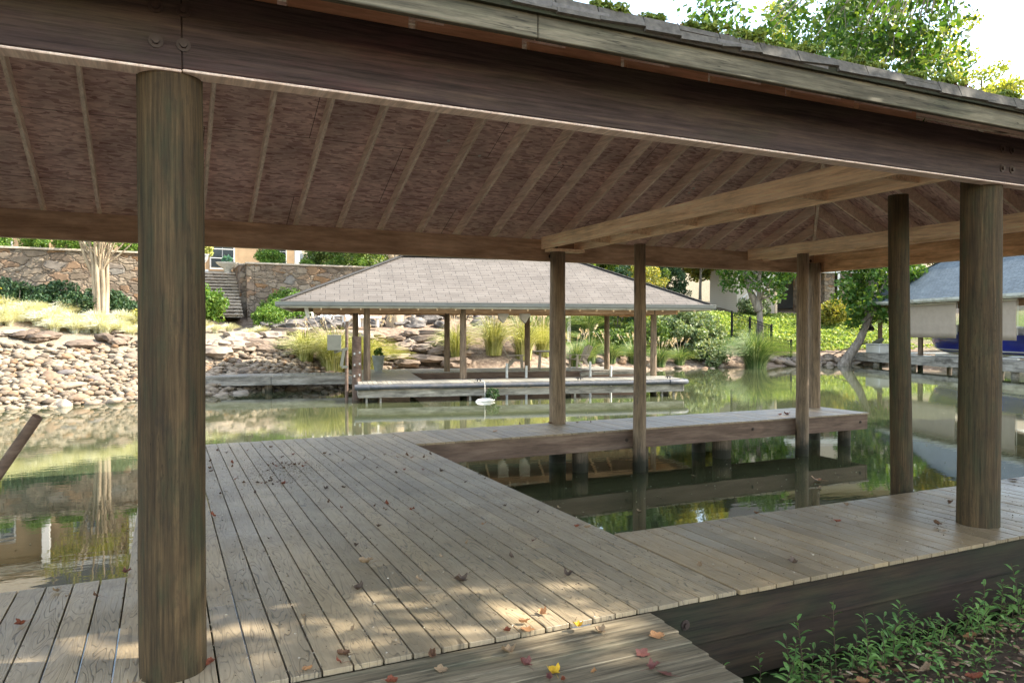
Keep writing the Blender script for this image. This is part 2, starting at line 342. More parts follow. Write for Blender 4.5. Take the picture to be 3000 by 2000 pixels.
M['fall_brown'] = leafpaint('dry brown leaf', (.07,.035,.018), (.17,.085,.04))
M['fall_tan'] = leafpaint('dry tan leaf', (.2,.13,.07), (.36,.25,.14))
M['fall_dark'] = leafpaint('shrivelled dark leaf', (.05,.035,.024), (.14,.09,.06))
M['fall_red'] = leafpaint('red brown leaf', (.14,.035,.018), (.27,.08,.035))
M['fall_orange'] = leafpaint('orange tan leaf', (.3,.13,.05), (.5,.27,.12))
M['fall_yellow'] = leafpaint('yellow leaf', (.5,.27,.02), (.72,.46,.03))
M['fall_maroon'] = leafpaint('maroon leaf', (.09,.03,.025), (.2,.075,.055))
M['soil'] = plain('stem brown', (.1,.06,.035), .8)

# ------------------------------------------------------------------ ground and water
SHORE = [(-60,15),(-30,20),(-12,23),(-4,24.4),(-1,25.6),(1,26.5),(3,27.7),(5.5,28.6),(8,30.2),(11,29.9),(14,29.2),(17,29.4),(19.5,31.5),(26,33.6),(36,33.0),(40.5,33.0),(46,31),(52,20),(60,5),(90,-40)]
SA = np.array(SHORE, float)
def sdist(x, y):
    """signed distance to the far shore, positive on land"""
    x = np.asarray(x, float); y = np.asarray(y, float); best = np.full(x.shape, 1e9); sg = np.ones(x.shape)
    for a, b in zip(SA[:-1], SA[1:]):
        d = b-a; t = np.clip(((x-a[0])*d[0]+(y-a[1])*d[1])/(d@d), 0, 1)
        q = np.hypot(x-a[0]-t*d[0], y-a[1]-t*d[1]); c = d[0]*(y-a[1])-d[1]*(x-a[0])
        m = q < best-1e-9; best = np.where(m, q, best); sg = np.where(m, np.sign(c), sg)
    return best*sg
PL = ([-30,-8,-1,0,5.4,7,11.5,14,30,80,300], [-3,-2.2,-1.0,-.68,1.2,1.5,2.95,3.6,4.4,7,40])
PM = ([-30,-8,-1,0,1.5,4.5,6.3,9,12,20,40,80,300], [-3,-2.2,-1.0,-.68,-.1,1.5,1.72,2.95,3.6,5.5,8,12,40])
PR = ([-30,-8,-1,0,2,5,12,16,20,30,50,80,300], [-3,-2.2,-1.0,-.68,.0,.8,2.6,3.3,3.6,4,6,10,40])
def ground_z(x, y):
    x = np.asarray(x, float); y = np.asarray(y, float); s = sdist(x, y)
    zl, zm, zr = np.interp(s, *PL), np.interp(s, *PM), np.interp(s, *PR)
    a = np.clip((x-3.5)/2.5, 0, 1); b = np.clip((x-15)/6, 0, 1)
    z = (zl*(1-a)+zm*a)*(1-b)+zr*b
    near = np.interp(y+0.04*x, [-60,-6,0,2.6,3.25,4.2,6,9], [2.5,.6,-.1,-.42,-.5,-.95,-1.6,-2.6])+np.clip((x-4.0)*.05, -.06, .2)*np.clip((4-y), 0, 1)
    z = np.where(y < 12, np.maximum(near, np.where(s > -1, z, -9)), z)
    z = z+ (np.sin(x*1.3+y*.7)*.03+np.sin(x*.31-y*.9)*.05)*np.clip(s, 0, 1)*(y > 12)
    return z
def gz(x, y): return float(ground_z(x, y))
def axis_pts(a, b, c, d, fine, coarse):
    return np.concatenate([np.arange(a, b, coarse), np.arange(b, c, fine), np.arange(c, d+coarse, coarse)])
gx = axis_pts(-90, -9, 46, 220, .4, 6); gy = axis_pts(-60, -2, 46, 320, .4, 6)
GX, GY = np.meshgrid(gx, gy); GZ = ground_z(GX, GY)
V = np.stack([GX.ravel(), GY.ravel(), GZ.ravel()], 1); nx = len(gx)
ii = np.arange(len(gy)-1)[:, None]*nx+np.arange(nx-1)[None]; F = np.stack([ii, ii+1, ii+nx+1, ii+nx], -1).reshape(-1, 4)
gm = NM('garden soil and mulch'); pos = gm.n('NewGeometry').outputs['Position']
c0 = gm.ramp(gm.noise(pos, 5, 8, .75), [(.35, (.1,.066,.045)), (.55, (.26,.195,.14)), (.7, (.42,.34,.26))])
at = gm.n('Attribute', attribute_name='zone'); sep = gm.n('SeparateColor'); gm.l(at.outputs['Color'], sep.inputs[0])
c0 = gm.mix(sep.outputs[1], c0, gm.ramp(gm.noise(pos, 7, 6, .7), [(.35, (.03,.05,.013)), (.5,(.07,.1,.025)), (.62, (.14,.17,.045))]))
c0 = gm.mix(sep.outputs[2], c0, gm.ramp(gm.noise(pos, 16, 7, .8), [(.35, (.05,.036,.024)), (.6, (.14,.1,.07)), (.75, (.26,.19,.13))]))
c0 = gm.mix(sep.outputs[0], c0, gm.ramp(gm.noise(pos, 9, 8, .8), [(.35, (.17,.135,.09)), (.65, (.32,.27,.2))]))
gm.bump(gm.noise(pos, 12, 8, .75), .9, .05); gm.fin(c0, .95, .15)
mb = MB(); mb.np_add(V, F); ground = mb.build('ground', gm.m); tag(ground, kind='structure')
S = sdist(GX, GY).ravel(); X_ = V[:, 0]; Y_ = V[:, 1]
green = np.clip((X_-18)/3, 0, 1)*np.clip((S-3)/2, 0, 1)*(Y_ > 10)*np.clip((14-S)/1.5, 0, 1)+.3*(S > 15.5)
near = (Y_ < 9).astype(float)*(S < 3); pale = np.clip((5-X_)/3, 0, 1)*np.clip((8.3-S)/1.5, 0, 1)*(Y_ > 12)
ca = ground.data.color_attributes.new('zone', 'FLOAT_COLOR', 'POINT')
ca.data.foreach_set('color', np.stack([pale, green, near, np.ones_like(S)], 1).astype(np.float32).ravel())
ground.data.polygons.foreach_set('use_smooth', [True]*len(F))

wm = NM('murky green lake water'); pos = wm.n('NewGeometry').outputs['Position']
wm.l(wm.ramp(wm.noise(pos, .25, 4), [(.3, (.042,.05,.024)), (.7, (.066,.074,.036))]), wm.b.inputs['Base Color'])
wm.b.inputs['Roughness'].default_value = .02; wm.b.inputs['IOR'].default_value = 1.42; wm.b.inputs['Specular IOR Level'].default_value = .62
bm1 = wm.n('Bump', Strength=.035, Distance=.02); mpn = wm.n('Mapping'); mpn.inputs['Scale'].default_value = (2.2, 5.5, 1); mpn.inputs['Rotation'].default_value = (0, 0, -YAW*-1)
wm.l(pos, mpn.inputs[0]); wm.l(wm.noise(mpn.outputs[0], 1.3, 3, .5), bm1.inputs['Height']); wm.l(bm1.outputs[0], wm.b.inputs['Normal'])
mb = MB(); mb.add([(-80,-30,-.65),(90,-30,-.65),(90,60,-.65),(-80,60,-.65)], [(0,1,2,3)])
tag(mb.build('water', wm.m), kind='structure')

# ------------------------------------------------------------------ our boathouse
BH = thing('boathouse', (2.9, 3.42, 0), 'open timber boathouse seen from inside, round posts, hipped roof and composite deck around a slip', 'boathouse')
PITCH = .145; GAP = .009
def planks(mb, x0, x1, y0, y1, joints=(), z=0):
    x = x0
    while x < x1-.02:
        xe = min(x+PITCH-GAP, x1)
        ys = [y0]
        for j in joints:
            if rnd.random() < j[2]: ys.append(rnd.uniform(j[0], j[1]))
        ys = sorted(ys)+[y1]
        for a, b in zip(ys[:-1], ys[1:]):
            mb.box(x, xe, a+rnd.uniform(0, .004), b-.003, z-.026+rnd.uniform(-.001, .001), z+rnd.uniform(-.0015, .0015))
        x += PITCH
mb = MB(); planks(mb, -.2145, 3.12, 3.415, 10.90, ((4.0, 4.9, .6), (8.6, 9.2, .3)))
mb.build('main_deck_boards', M['deck'], BH, bevel=.0015)
mb = MB(); planks(mb, -6.0145, -.2145, 3.415, 5.27, ()); mb.build('side_deck_boards', M['deck'], BH, bevel=.0015)
mb = MB(); planks(mb, 3.13, 16, 3.40, 4.78); mb.build('near_walkway_boards', M['deck_walk'], BH, bevel=.0015)
mb = MB(); planks(mb, 3.13, 12.06, 9.70, 10.95); mb.build('far_walkway_boards', M['deck_walk'], BH, bevel=.0015)
def rim(x0, x1, y0, y1, z0, z1, m, lab=None):
    b = MB(); b.box(x0, x1, y0, y1, z0, z1); o = b.build('rim_board', m, BH, bevel=.004)
    if lab: o['label'] = lab
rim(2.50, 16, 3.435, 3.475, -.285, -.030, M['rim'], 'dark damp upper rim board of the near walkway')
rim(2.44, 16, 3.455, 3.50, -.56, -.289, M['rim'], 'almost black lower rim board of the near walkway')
rim(3.06, 3.10, 4.78, 9.70, -.30, -.03, M['rim_in']); rim(3.11, 16, 4.72, 4.76, -.30, -.03, M['rim_in'])
rim(3.11, 12.0, 9.73, 9.77, -.31, -.03, M['rim_in'], 'brown rim board along the slip side of the far walkway')
rim(-.2, 12.0, 10.86, 10.90, -.31, -.03, M['rim_in']); rim(12.005, 12.045, 9.73, 10.90, -.31, -.03, M['rim_in'], 'end rim board of the far walkway')
rim(-.19, -.15, 5.27, 10.86, -.3, -.03, M['rim_in']); rim(-6, -.19, 5.2, 5.24, -.3, -.03, M['rim_in'])
mb = MB()
for k in range(9): mb.bar((.15+k*.37, 3.5, -.13), (.15+k*.37, 10.85, -.13), .04, .2)
for k in range(8): mb.bar((3.2, 3.55+k*.155, -.13), (15.9, 3.55+k*.155, -.13), .04, .2)
mb.build('deck_joists', M['rim_in'], BH)
def pole(name, x, y, r0, r1, z0, z1, m, lean=(0, 0), seed=0, parent=BH, lab=None):
    b = MB(); n = 26; pts = []; rs = []; r_ = random.Random(seed)
    for i in range(n+1):
        t = i/n; pts.append((x+lean[0]*t+.004*math.sin(t*9+seed), y+lean[1]*t, z0+(z1-z0)*t)); rs.append((r0+(r1-r0)*t)*(1+r_.uniform(-.008, .008)))
    b.tube(pts, rs, 28, True, .006, True, seed); o = b.build(name, m, parent)
    if lab: o['label'] = lab
    return o
pole('post', .035, 3.73, .147, .138, -1.6, 3.09, M['pole'], seed=1, lab='nearest big round post with green algae stains')
pole('post', 5.96, 3.77, .158, .146, -1.6, 3.09, M['pole'], seed=2, lab='big round post standing at the outer edge of the near walkway')
pole('post', -5.6, 3.73, .160, .153, -1.6, 3.09, M['pole'], seed=3)
pole('post', 11.9, 3.76, .160, .153, -1.6, 3.09, M['pole'], seed=4)
pole('post', 5.96, 10.83, .146, .126, -2.2, 2.86, M['pole_grey'], seed=5, lab='round post at the outer edge of the far walkway under a bearing block')
pole('post', 11.85, 10.83, .130, .115, -2.2, 2.9, M['pole_grey'], seed=6)
pole('post', .0, 10.95, .15, .14, -2.2, 2.9, M['pole_grey'], seed=7); pole('post', -5.6, 10.95, .15, .14, -2.2, 2.9, M['pole_grey'], seed=7)
pole('post', 6.74, 9.58, .115, .088, -2.6, 2.9, M['pole_grey'], (0, 0), 8, lab='thin round post rising from the water beside the far walkway')
pole('post', 10.2, 9.58, .12, .1, -2.6, 2.9, M['pole_grey'], (0, 0), 9, lab='thin round post in the water near the far end of the slip')
pole('post', 6.76, 5.0, .112, .092, -2.6, 2.9, M['pole'], (-.16, 0), 10, lab='leaning round post in the water beside the near walkway')
for i, (x, y, r_) in enumerate([(5.88,9.95,.125),(7.05,9.95,.10),(8.76,10.0,.16),(8.8,10.66,.12),(11.8,10.05,.115),(3.4,9.95,.12),(1.2,9.5,.14),(9.3,4.6,.14),(3.3,4.6,.14),(7.3,3.75,.15),(-.05,7.5,.14)]):
    pole('pile', x, y, r_, r_, -2.6, -.05, M['pole_grey'], seed=20+i)
# headers
def header(x0, x1, y0, y1, z0, z1, m, lab):
    b = MB(); b.box(x0, x1, y0, y1, z0, z1); o = b.build('header_beam', m, BH, bevel=.004); o['label'] = lab
HB, HT = 2.72, 3.075
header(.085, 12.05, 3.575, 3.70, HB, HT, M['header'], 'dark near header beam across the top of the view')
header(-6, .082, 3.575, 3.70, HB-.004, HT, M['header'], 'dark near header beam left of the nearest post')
header(.085, 12.05, 3.58, 3.695, HB-.012, HB-.001, M['rafter'], 'pale strip under the near header beam, bounced deck light painted in')  # paler underside strips paint in light bounced up from the deck
header(-6, .082, 3.58, 3.695, HB-.016, HB-.005, M['rafter'], 'pale strip under the left header beam, bounced deck light painted in')
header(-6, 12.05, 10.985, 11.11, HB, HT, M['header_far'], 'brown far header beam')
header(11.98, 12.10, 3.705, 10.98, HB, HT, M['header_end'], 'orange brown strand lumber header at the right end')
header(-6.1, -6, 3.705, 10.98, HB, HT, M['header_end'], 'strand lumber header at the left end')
def bolt(x, y, z, ax=(0, -1, 0), r=.02):
    b = MB(); p = Vector((x, y, z)); a = Vector(ax); b.tube([p, p+a*.006], r*1.5, 12); b.tube([p+a*.006, p+a*.02], r*.8, 6); b.build('bolt', M['bolt'], BH)
for x in (-.02, .09, 5.9, 6.02):
    for z in (2.82, 2.97): bolt(x, 3.574, z)
for x in (5.9, 6.02, 11.8, 11.9):
    for z in (2.8, 2.96): bolt(x, 10.984, z)
bolt(2.74, 3.434, -.15); bolt(11.85, 9.729, -.17); bolt(12.046, 9.95, -.17, (1, 0, 0)); bolt(6.6, 9.729, -.17); bolt(9.2, 9.729, -.15)
# roof planes: bottoms of rafters
PI_, Z0 = .44, 3.085; YM = 7.34; X0, X1 = -6.0, 12.05; Y0, Y1 = 3.6, 11.08; OV = .42
ZR = Z0+PI_*(YM-Y0); RD = .185
def rafter(p, q, wd=.038, dp=RD, nm='rafter', m=None):
    """p lower end, q upper end; bottom edges given"""
    b = MB(); p, q = Vector(p), Vector(q); h = Vector((0, 0, dp*math.sqrt(1+PI_**2)))
    d = (q-p); s = Vector((d.y, -d.x, 0)).normalized()*wd/2
    b.add([p-s, p+s, q+s, q-s, p-s+h, p+s+h, q+s+h, q-s+h], [(0,3,2,1),(4,5,6,7),(0,1,5,4),(1,2,6,5),(2,3,7,6),(3,0,4,7)])
    return b.build(nm, m or M['rafter'], BH)
LIFT = .055
xs = np.arange(.515-.635*9, 12.0, .635)
HIPL, HIPR = X0+(YM-Y0), X1-(YM-Y0)
for x in xs:
    if x < HIPL: run = max(0, x-X0)
    elif x > HIPR: run = max(0, X1-x)
    else: run = YM-Y0
    if run < .25: continue
    run -= .03
    for sgn, ya in ((1, Y0), (-1, Y1)):
        lo = ya-sgn*(OV-.02)
        # tail tapered at the fascia
        rafter((x, lo, Z0-PI_*OV+LIFT), (x, ya+sgn*run, Z0+PI_*run))
for y in np.arange(4.25, 10.9, .62):
    run = min(y-Y0, Y1-y)-.03
    if run < .25: continue
    rafter((X1+OV, y, Z0-PI_*OV), (X1-run, y, Z0+PI_*run))
for (cx, cy, dx, dy) in ((X1, Y1, -1, -1), (X1, Y0, -1, 1), (X0, Y1, 1, -1), (X0, Y0, 1, 1)):
    n_ = YM-Y0; rafter((cx-dx*OV*.9, cy-dy*OV*.9, Z0-PI_*OV*.9-.02), (cx+dx*n_, cy+dy*n_, ZR-.02), .045, .16, 'hip_rafter')
b = MB(); b.bar((HIPL, YM, ZR+.09), (HIPR, YM, ZR+.09), .04, .24); b.build('ridge_board', M['rafter'], BH)
# sheathing (underside) and shingles, four slopes each as closed slabs
def slopes(ov, z_off, th):
    zb = Z0-PI_*ov+z_off; zt = ZR+z_off
    e = [(X0-ov, Y0-ov, zb), (X1+ov, Y0-ov, zb), (X1+ov, Y1+ov, zb), (X0-ov, Y1+ov, zb)]; r = [(HIPL, YM, zt), (HIPR, YM, zt)]
    out = []
    for poly, ax in (([e[0], e[1], r[1], r[0]], 0), ([e[1], e[2], r[1]], 1), ([e[2], e[3], r[0], r[1]], 0), ([e[3], e[0], r[0]], 1)):
        b = MB(); n = len(poly); up = [(x, y, z+th) for x, y, z in poly]
        b.add(list(poly)+up, [tuple(range(n))[::-1], tuple(range(n, 2*n))]+[(i, (i+1) % n, n+(i+1) % n, n+i) for i in range(n)])
        sl = math.sqrt(1+PI_**2); b.uv = []
        for f in b.f:
            for i in f:
                x, y, z = b.v[i]; b.uv.append(((x if ax == 0 else y), (z-zb)/PI_*sl))
        out.append(b)
    return out
zo = RD*math.sqrt(1+PI_**2)+.002
for b in slopes(OV-.02, zo, .014): b.build('roof_sheathing', M['osb'], BH)
for b in slopes(OV+.05, zo+.018, .02): b.build('roof_shingles', M['shingle_near'], BH)
# ragged shingle edge along the near eave
mb = MB(); x = -6.4; ze = Z0-PI_*(OV+.05)+zo+.018
while x < 12.4:
    wd = rnd.uniform(.13, .34); th = rnd.uniform(.008, .02); yy = Y0-OV-.05-rnd.uniform(.0, .035)
    mb.bar((x+.004, yy, ze-.012+rnd.uniform(-.006, .01)), (x+.004, Y0-OV+.25, ze+.11+rnd.uniform(0, .006)), .001, .001)
    zf = ze-.008+rnd.uniform(-.008, .008)
    mb.add([(x, yy, zf), (x+wd, yy, zf+rnd.uniform(-.006,.006)), (x+wd, Y0-OV+.3, ze+.14), (x, Y0-OV+.3, ze+.14),
            (x, yy, zf+th+.01), (x+wd, yy, zf+th+.01), (x+wd, Y0-OV+.3, ze+.165), (x, Y0-OV+.3, ze+.165)],
           [(0,3,2,1),(4,5,6,7),(0,1,5,4),(1,2,6,5),(2,3,7,6),(3,0,4,7)])
    x += wd+.004
mb.build('eave_shingle_course', plain('worn eave shingles', (.14,.13,.12), .95, 0, .3, 25), BH)
YF = Y0-OV
for (a, c) in ((-6.42, 1.62), (1.624, 5.80), (5.804, 12.47)):
    b = MB(); b.box(a, c, YF-.04, YF, 2.955, 3.11); o = b.build('fascia_board', M['fascia'], BH, bevel=.004)
b = MB(); b.box(-6.45, 12.5, YF-.068, YF-.043, 3.062, 3.125); b.build('drip_board', M['rim'], BH)
b = MB(); b.box(-6.42, 12.47, Y1+OV, Y1+OV+.04, 2.955, 3.11); b.build('fascia_board', M['fascia'], BH)
b = MB(); b.box(12.475, 12.515, YF, Y1+OV, 2.955, 3.11); b.build('fascia_board', M['fascia'], BH)
b = MB(); b.box(-6.465, -6.425, YF, Y1+OV, 2.955, 3.11); b.build('fascia_board', M['fascia'], BH)
# blocking over the near header between rafters (only the left bays)
for x in xs:
    if -4 < x < 4.6:
        b = MB(); b.box(x+.024, x+.611, 3.60, 3.64, HT+.004, HT+.19); b.build('blocking', M['blocking'], BH)
for i in range(26):
    k_ = rnd.randrange(len(xs)); x_ = xs[k_]+rnd.uniform(.15, .5); y_ = rnd.choice([8.6, 9.82])+rnd.gauss(0, .25); z_ = Z0+PI_*(Y1-y_)+zo-.006
    if x_ > 8: continue
    b = MB(); b.bar((x_, y_-.02, z_+.008), (x_, y_+.02, z_-.008), .035, .004); b.build('panel_clip', M['steel'], BH)
# double tie beams from near to far header
def tie(x, z=2.91, wd=.04, dp=.2, lab=None):
    b = MB(); b.box(x-wd/2, x+wd/2, 3.705, 10.98, z, z+dp); o = b.build('tie_beam', M['tie'], BH, bevel=.0015)
    if lab: o['label'] = lab
tie(5.75, lab='pale knotty tie beam nearest the camera'); tie(6.38); tie(10.25); tie(10.62)
for x0, x1 in ((5.84, 6.36), (10.27, 10.60)):
    for y in np.arange(4.6, 10.9, 1.05):
        b = MB(); b.box(x0, x1, y, y+.038, 2.93, 3.09); b.build('tie_block', M['tie'], BH)
b = MB(); b.box(5.78, 6.42, 10.72, 10.94, 2.86, 2.908); b.build('bearing_block', M['tie'], BH)
# ramp planks in front
RP = thing('ramp', (1.0, 2.6, -.02), 'old grey plank ramp running down from the deck towards the bank', 'ramp')
mb = MB(); y = 3.40
while y > .2:
    w_ = .14; e = 2.46-(3.4-y)*.12+rnd.uniform(-.008, .008)
    mb.box(-1.6, e, y-w_, y-.006, -.05, -.018+rnd.uniform(-.002, .002)); y -= w_
mb.build('ramp_planks', M['ramp_wood'], RP, bevel=.004)
mb = MB(); mb.bar((2.40, 3.41, -.16), (2.02, .3, -.16), .04, .2); mb.bar((-1.5, 3.41, -.16), (-1.5, .3, -.16), .04, .2); mb.build('ramp_stringers', M['rim'], RP)
# ------------------------------------------------------------------ neighbouring boathouse across the water
NA = R(-12)
NB = thing('neighbour_boathouse', (5.3, 22.0, -.07), 'open boathouse across the water with warm grey shingle roof, pale gutter and round posts', 'boathouse', rz=NA)
def nbx(name, boxes, m, bevel=0, parent=None, lab=None):
    b = MB()
    for q in boxes: b.box(*q)
    o = b.build(name, m, parent or NB, world=False, bevel=bevel)
    if lab: o['label'] = lab
    return o
def nboards(name, u0, u1, v0, v1, along_v=True):
    b = MB(); p = .148
    a, e = (u0, u1) if along_v else (v0, v1)
    while a < e-.03:
        h = min(a+p-.014, e)
        if along_v: b.box(a, h, v0, v1, -.03, rnd.uniform(-.002, .002))
        else: b.box(u0, u1, a, h, -.03, rnd.uniform(-.002, .002))
        a += p
    b.build(name, M['deck_far'], NB, world=False)
nboards('deck_boards', 0, 10.62, 0, 1.62); nboards('deck_boards', 0, 2.1, 1.63, 5.68, False); nboards('deck_boards', -.2, 11.6, 5.69, 8.2)
nboards('walkway_boards', -6.1, -.22, 4.75, 6.3)
for q, lab in (((0, 10.62, .02, .06, -.42, -.2), 'stained front rim board'), ((0, 10.62, .03, .07, -.19, -.03), None), ((-.02, .02, .0, 8.1, -.4, -.03), None),
          ((10.6, 10.64, 0, 1.6, -.4, -.03), None), ((2.1, 11.6, 5.7, 5.74, -.36, -.03), 'brown rim board at the back of the slip'), ((2.08, 2.12, 1.6, 5.68, -.3, -.03), None),
          ((-6.1, -2.92, 4.76, 4.80, -.33, -.03), 'grey rim board of the side walkway'), ((-2.9, -.03, 4.76, 4.80, -.33, -.03), None), ((11.58, 11.62, 5.7, 8.2, -.36, -.03), None)):
    nbx('rim_board', [q], M['rim_in'] if q[2] > 5.6 or q[0] > 2 and q[2] > 1 else M['rim_grey'], lab=lab)
def npole(name, u, v, r0, z0, z1, m='pole_grey', r1=None):
    b = MB(); n = 8; b.tube([(u, v, z0+(z1-z0)*i/n) for i in range(n+1)], [r0+((r1 or r0)-r0)*i/n for i in range(n+1)], 14, True, .015, True, int(u*7+v)); return b.build(name, M[m], NB, world=False)
for u, v in ((.31, 1.62), (3.45, 1.62), (6.9, 1.62), (10.28, 1.66), (.05, 5.9), (3.55, 6.0), (6.78, 5.98), (10.2, 6.1)): npole('post', u, v, .125, -1.8, 2.5, r1=.105)
for u, v, r_ in ((.45, .35, .15), (3.62, .35, .15), (6.65, .35, .14), (10.1, .35, .13), (10.3, 5.9, .13), (-3, 5.0, .14), (-5.4, 5.0, .14)): npole('pile', u, v, r_, -1.9, -.1)
for u in (.24, .66, 3.42, 3.83, 6.45, 6.86, 9.9, 10.32): nbx('pile_brace', [(u-.03, u+.03, .1, .16, -.75, -.3)], M['rim_grey'])
b = MB(); b.tube([(-.12, -.06, -.1), (.35, -.06, -.1)], .09, 12); b.build('corner_bumper', M['grey_plastic'], NB, world=False)
b = MB(); b.tube([(10.1, -.06, -.1), (10.6, -.06, -.1), (10.74, .05, -.1), (10.74, .4, -.1)], .09, 12); b.build('corner_bumper', M['grey_plastic'], NB, world=False)
b = MB(); b.tube([(.36+i*.975, -.05, -.1+.004*math.sin(i*2)) for i in range(11)], .072, 12); b.build('edge_bumper', M['grey_plastic'], NB, world=False)
for u in (3.72, 7.05, 10.2):
    b = MB(); b.tube([(u-.13, .25, .055), (u-.06, .25, .07), (u+.06, .25, .07), (u+.13, .25, .055)], [.009, .016, .016, .009], 8); b.bar((u-.045, .25, 0), (u-.045, .25, .06), .03, .03, (1,0,0)); b.bar((u+.045, .25, 0), (u+.045, .25, .06), .03, .03, (1,0,0))
    b.build('cleat', M['black'], NB, world=False)
b = MB(); b.tube([(3.8, .2, .05), (3.84, -.05, .0), (3.84, -.13, -.1), (3.84, -.13, -.95)], .012, 6); b.build('hanging_rope', M['rope'], NB, world=False)
# roof
RE = dict(u0=-2.3, u1=12.1, v0=.9, v1=7.7, ze=2.47, zr=4.24, r0=1.65, r1=8.2, vm=4.3)
def hiproof(parent, e, m_top, m_under, th=.05, thick=.12):
    E = [(e['u0'], e['v0']), (e['u1'], e['v0']), (e['u1'], e['v1']), (e['u0'], e['v1'])]; rr = [(e['r0'], e['vm']), (e['r1'], e['vm'])]
    for poly in ((E[0], E[1], rr[1], rr[0]), (E[1], E[2], rr[1]), (E[2], E[3], rr[0], rr[1]), (E[3], E[0], rr[0])):
        pts = [(p[0], p[1], e['ze'] if p in E else e['zr']) for p in poly]; n = len(pts)
        a, c = Vector(pts[0]), Vector(pts[1]); ax = (c-a).normalized(); nrm = ax.cross(Vector(pts[2])-a).normalized(); sl = nrm.cross(ax)
        for nm, m, o0, o1 in (('roof_shingles', m_top, 0, th), ('roof_underside', m_under, -thick, -.002)):
            b = MB(); b.add([(x, y, z+o0) for x, y, z in pts]+[(x, y, z+o1) for x, y, z in pts], [tuple(range(n))[::-1], tuple(range(n, 2*n))]+[(i, (i+1) % n, n+(i+1) % n, n+i) for i in range(n)])
            b.uv = [((Vector(b.v[i])-a).dot(ax), (Vector(b.v[i])-a).dot(sl)) for f in b.f for i in f]
            b.build(nm, m, parent, world=False)
    for p, q in ((E[0], rr[0]), (E[3], rr[0]), (E[1], rr[1]), (E[2], rr[1])):
        b = MB(); P0 = Vector((*p, e['ze']+th+.01)); Q0 = Vector((*q, e['zr']+th+.01)); n = 26
        for i in range(n): b.bar(P0+(Q0-P0)*(i/n)+Vector((0, 0, .006)), P0+(Q0-P0)*((i+1.1)/n), .26, .016)
        b.build('hip_cap', m_top, parent, world=False)
    b = MB(); b.bar((e['r0'], e['vm'], e['zr']+th+.01), (e['r1'], e['vm'], e['zr']+th+.01), .28, .02); b.build('ridge_cap', m_top, parent, world=False)
hiproof(NB, RE, M['shingle_tan'], M['rim_in'])
GP = [(0, 0), (.11, 0), (.13, .06), (.125, .135), (.10, .135), (.09, .02), (0, .02)]     # gutter section
def gutter(parent, a, c, z, m, outn, name='gutter'):
    a, c = Vector((*a, z)), Vector((*c, z)); outn = Vector((*outn, 0)); n = len(GP)
    vs_ = [a+outn*p[0]+Vector((0,0,p[1])) for p in GP]+[c+outn*p[0]+Vector((0,0,p[1])) for p in GP]
    b = MB(); b.add(vs_, [tuple(range(n)), tuple(range(n, 2*n))[::-1]]+[(i, n+i, n+(i+1) % n, (i+1) % n) for i in range(n)])
    b.tube([a+outn*.125+Vector((0,0,.135)), c+outn*.125+Vector((0,0,.135))], .014, 6); return b.build(name, m, parent, world=False)
zg = 2.345
gutter(NB, (-2.42, .87), (12.22, .87), zg, M['gutter'], (0, -1)); gutter(NB, (-2.33, .87), (-2.33, 7.7), zg, M['gutter'], (-1, 0)); gutter(NB, (12.13, .87), (12.13, 7.7), zg, M['gutter'], (1, 0))
nbx('fascia', [(-2.3, 12.1, .875, .9, 2.3, 2.46)], M['gutter_white']); nbx('fascia', [(-2.32, -2.3, .9, 7.7, 2.3, 2.46)], M['gutter_white']); nbx('fascia', [(12.1, 12.12, .9, 7.7, 2.3, 2.46)], M['gutter_white'])
nbx('header_beam', [(-1.3, 11.1, 1.56, 1.62, 2.17, 2.5)], M['header_far']); nbx('header_beam', [(-1.3, 11.1, 5.95, 6.05, 2.2, 2.5)], M['header_end'])
nbx('header_beam', [(-1.36, -1.3, 1.56, 7, 2.17, 2.5)], M['header_far']); nbx('header_beam', [(11.1, 11.16, 1.56, 7, 2.17, 2.5)], M['header_end'])
for k in range(22):
    u = -1.1+k*.6; b = MB(); vv = max(1.0, min(4.2, .92+(u+2.3)*.8, .92+(12.1-u)*.8)); b.bar((u, .92, 2.30), (u, vv, 2.30+(vv-.92)*.52), .045, .12); b.build('rafter', M['tie'], NB, world=False)
for k in range(9):
    u = 4.5+k*.75; vv = max(4.4, 7.6-(12.1-u)*.8); b = MB(); b.bar((u, 7.6, 2.30), (u, vv, 2.30+(7.6-vv)*.52), .045, .12); b.build('rafter', M['tie'], NB, world=False)
b = MB(); b.tube([(-1.55, 1.15, 2.36), (-1.55, 1.2, 2.26), (-1.5, 1.3, 2.02)], .06, 12); b.build('downspout', M['white'], NB, world=False)
for (u, v) in ((5.15, 3.2), (6.0, 3.4)):
    b = MB(); b.prism([(-.16, .25), (.18, .25), (.2, -.12), (.02, -.42), (-.16, -.25)], 'y', -.12, .12); b.v = [(x+u, y+v, z+2.28) for x, y, z in b.v]
    o = b.build('lift_motor_cover', M['offwhite'], NB, world=False, bevel=.02)
for u, v, zt in ((5.35, 3.4, .42), (6.05, 3.3, .33), (8.6, 3.6, .45), (9.8, 4.6, .22)):
    b = MB(); b.tube([(u, v, -1.6), (u, v, zt)], .045, 10); b.build('guide_pole', M['offwhite'], NB, world=False)
b = MB(); b.bar((8.9, 5.5, -.13), (11.2, 5.2, -.08), .16, .12); b.bar((8.85, 5.5, -.16), (9.3, 5.45, -.12), .2, .14); b.build('lift_bunk', M['rim_grey'], NB, world=False)
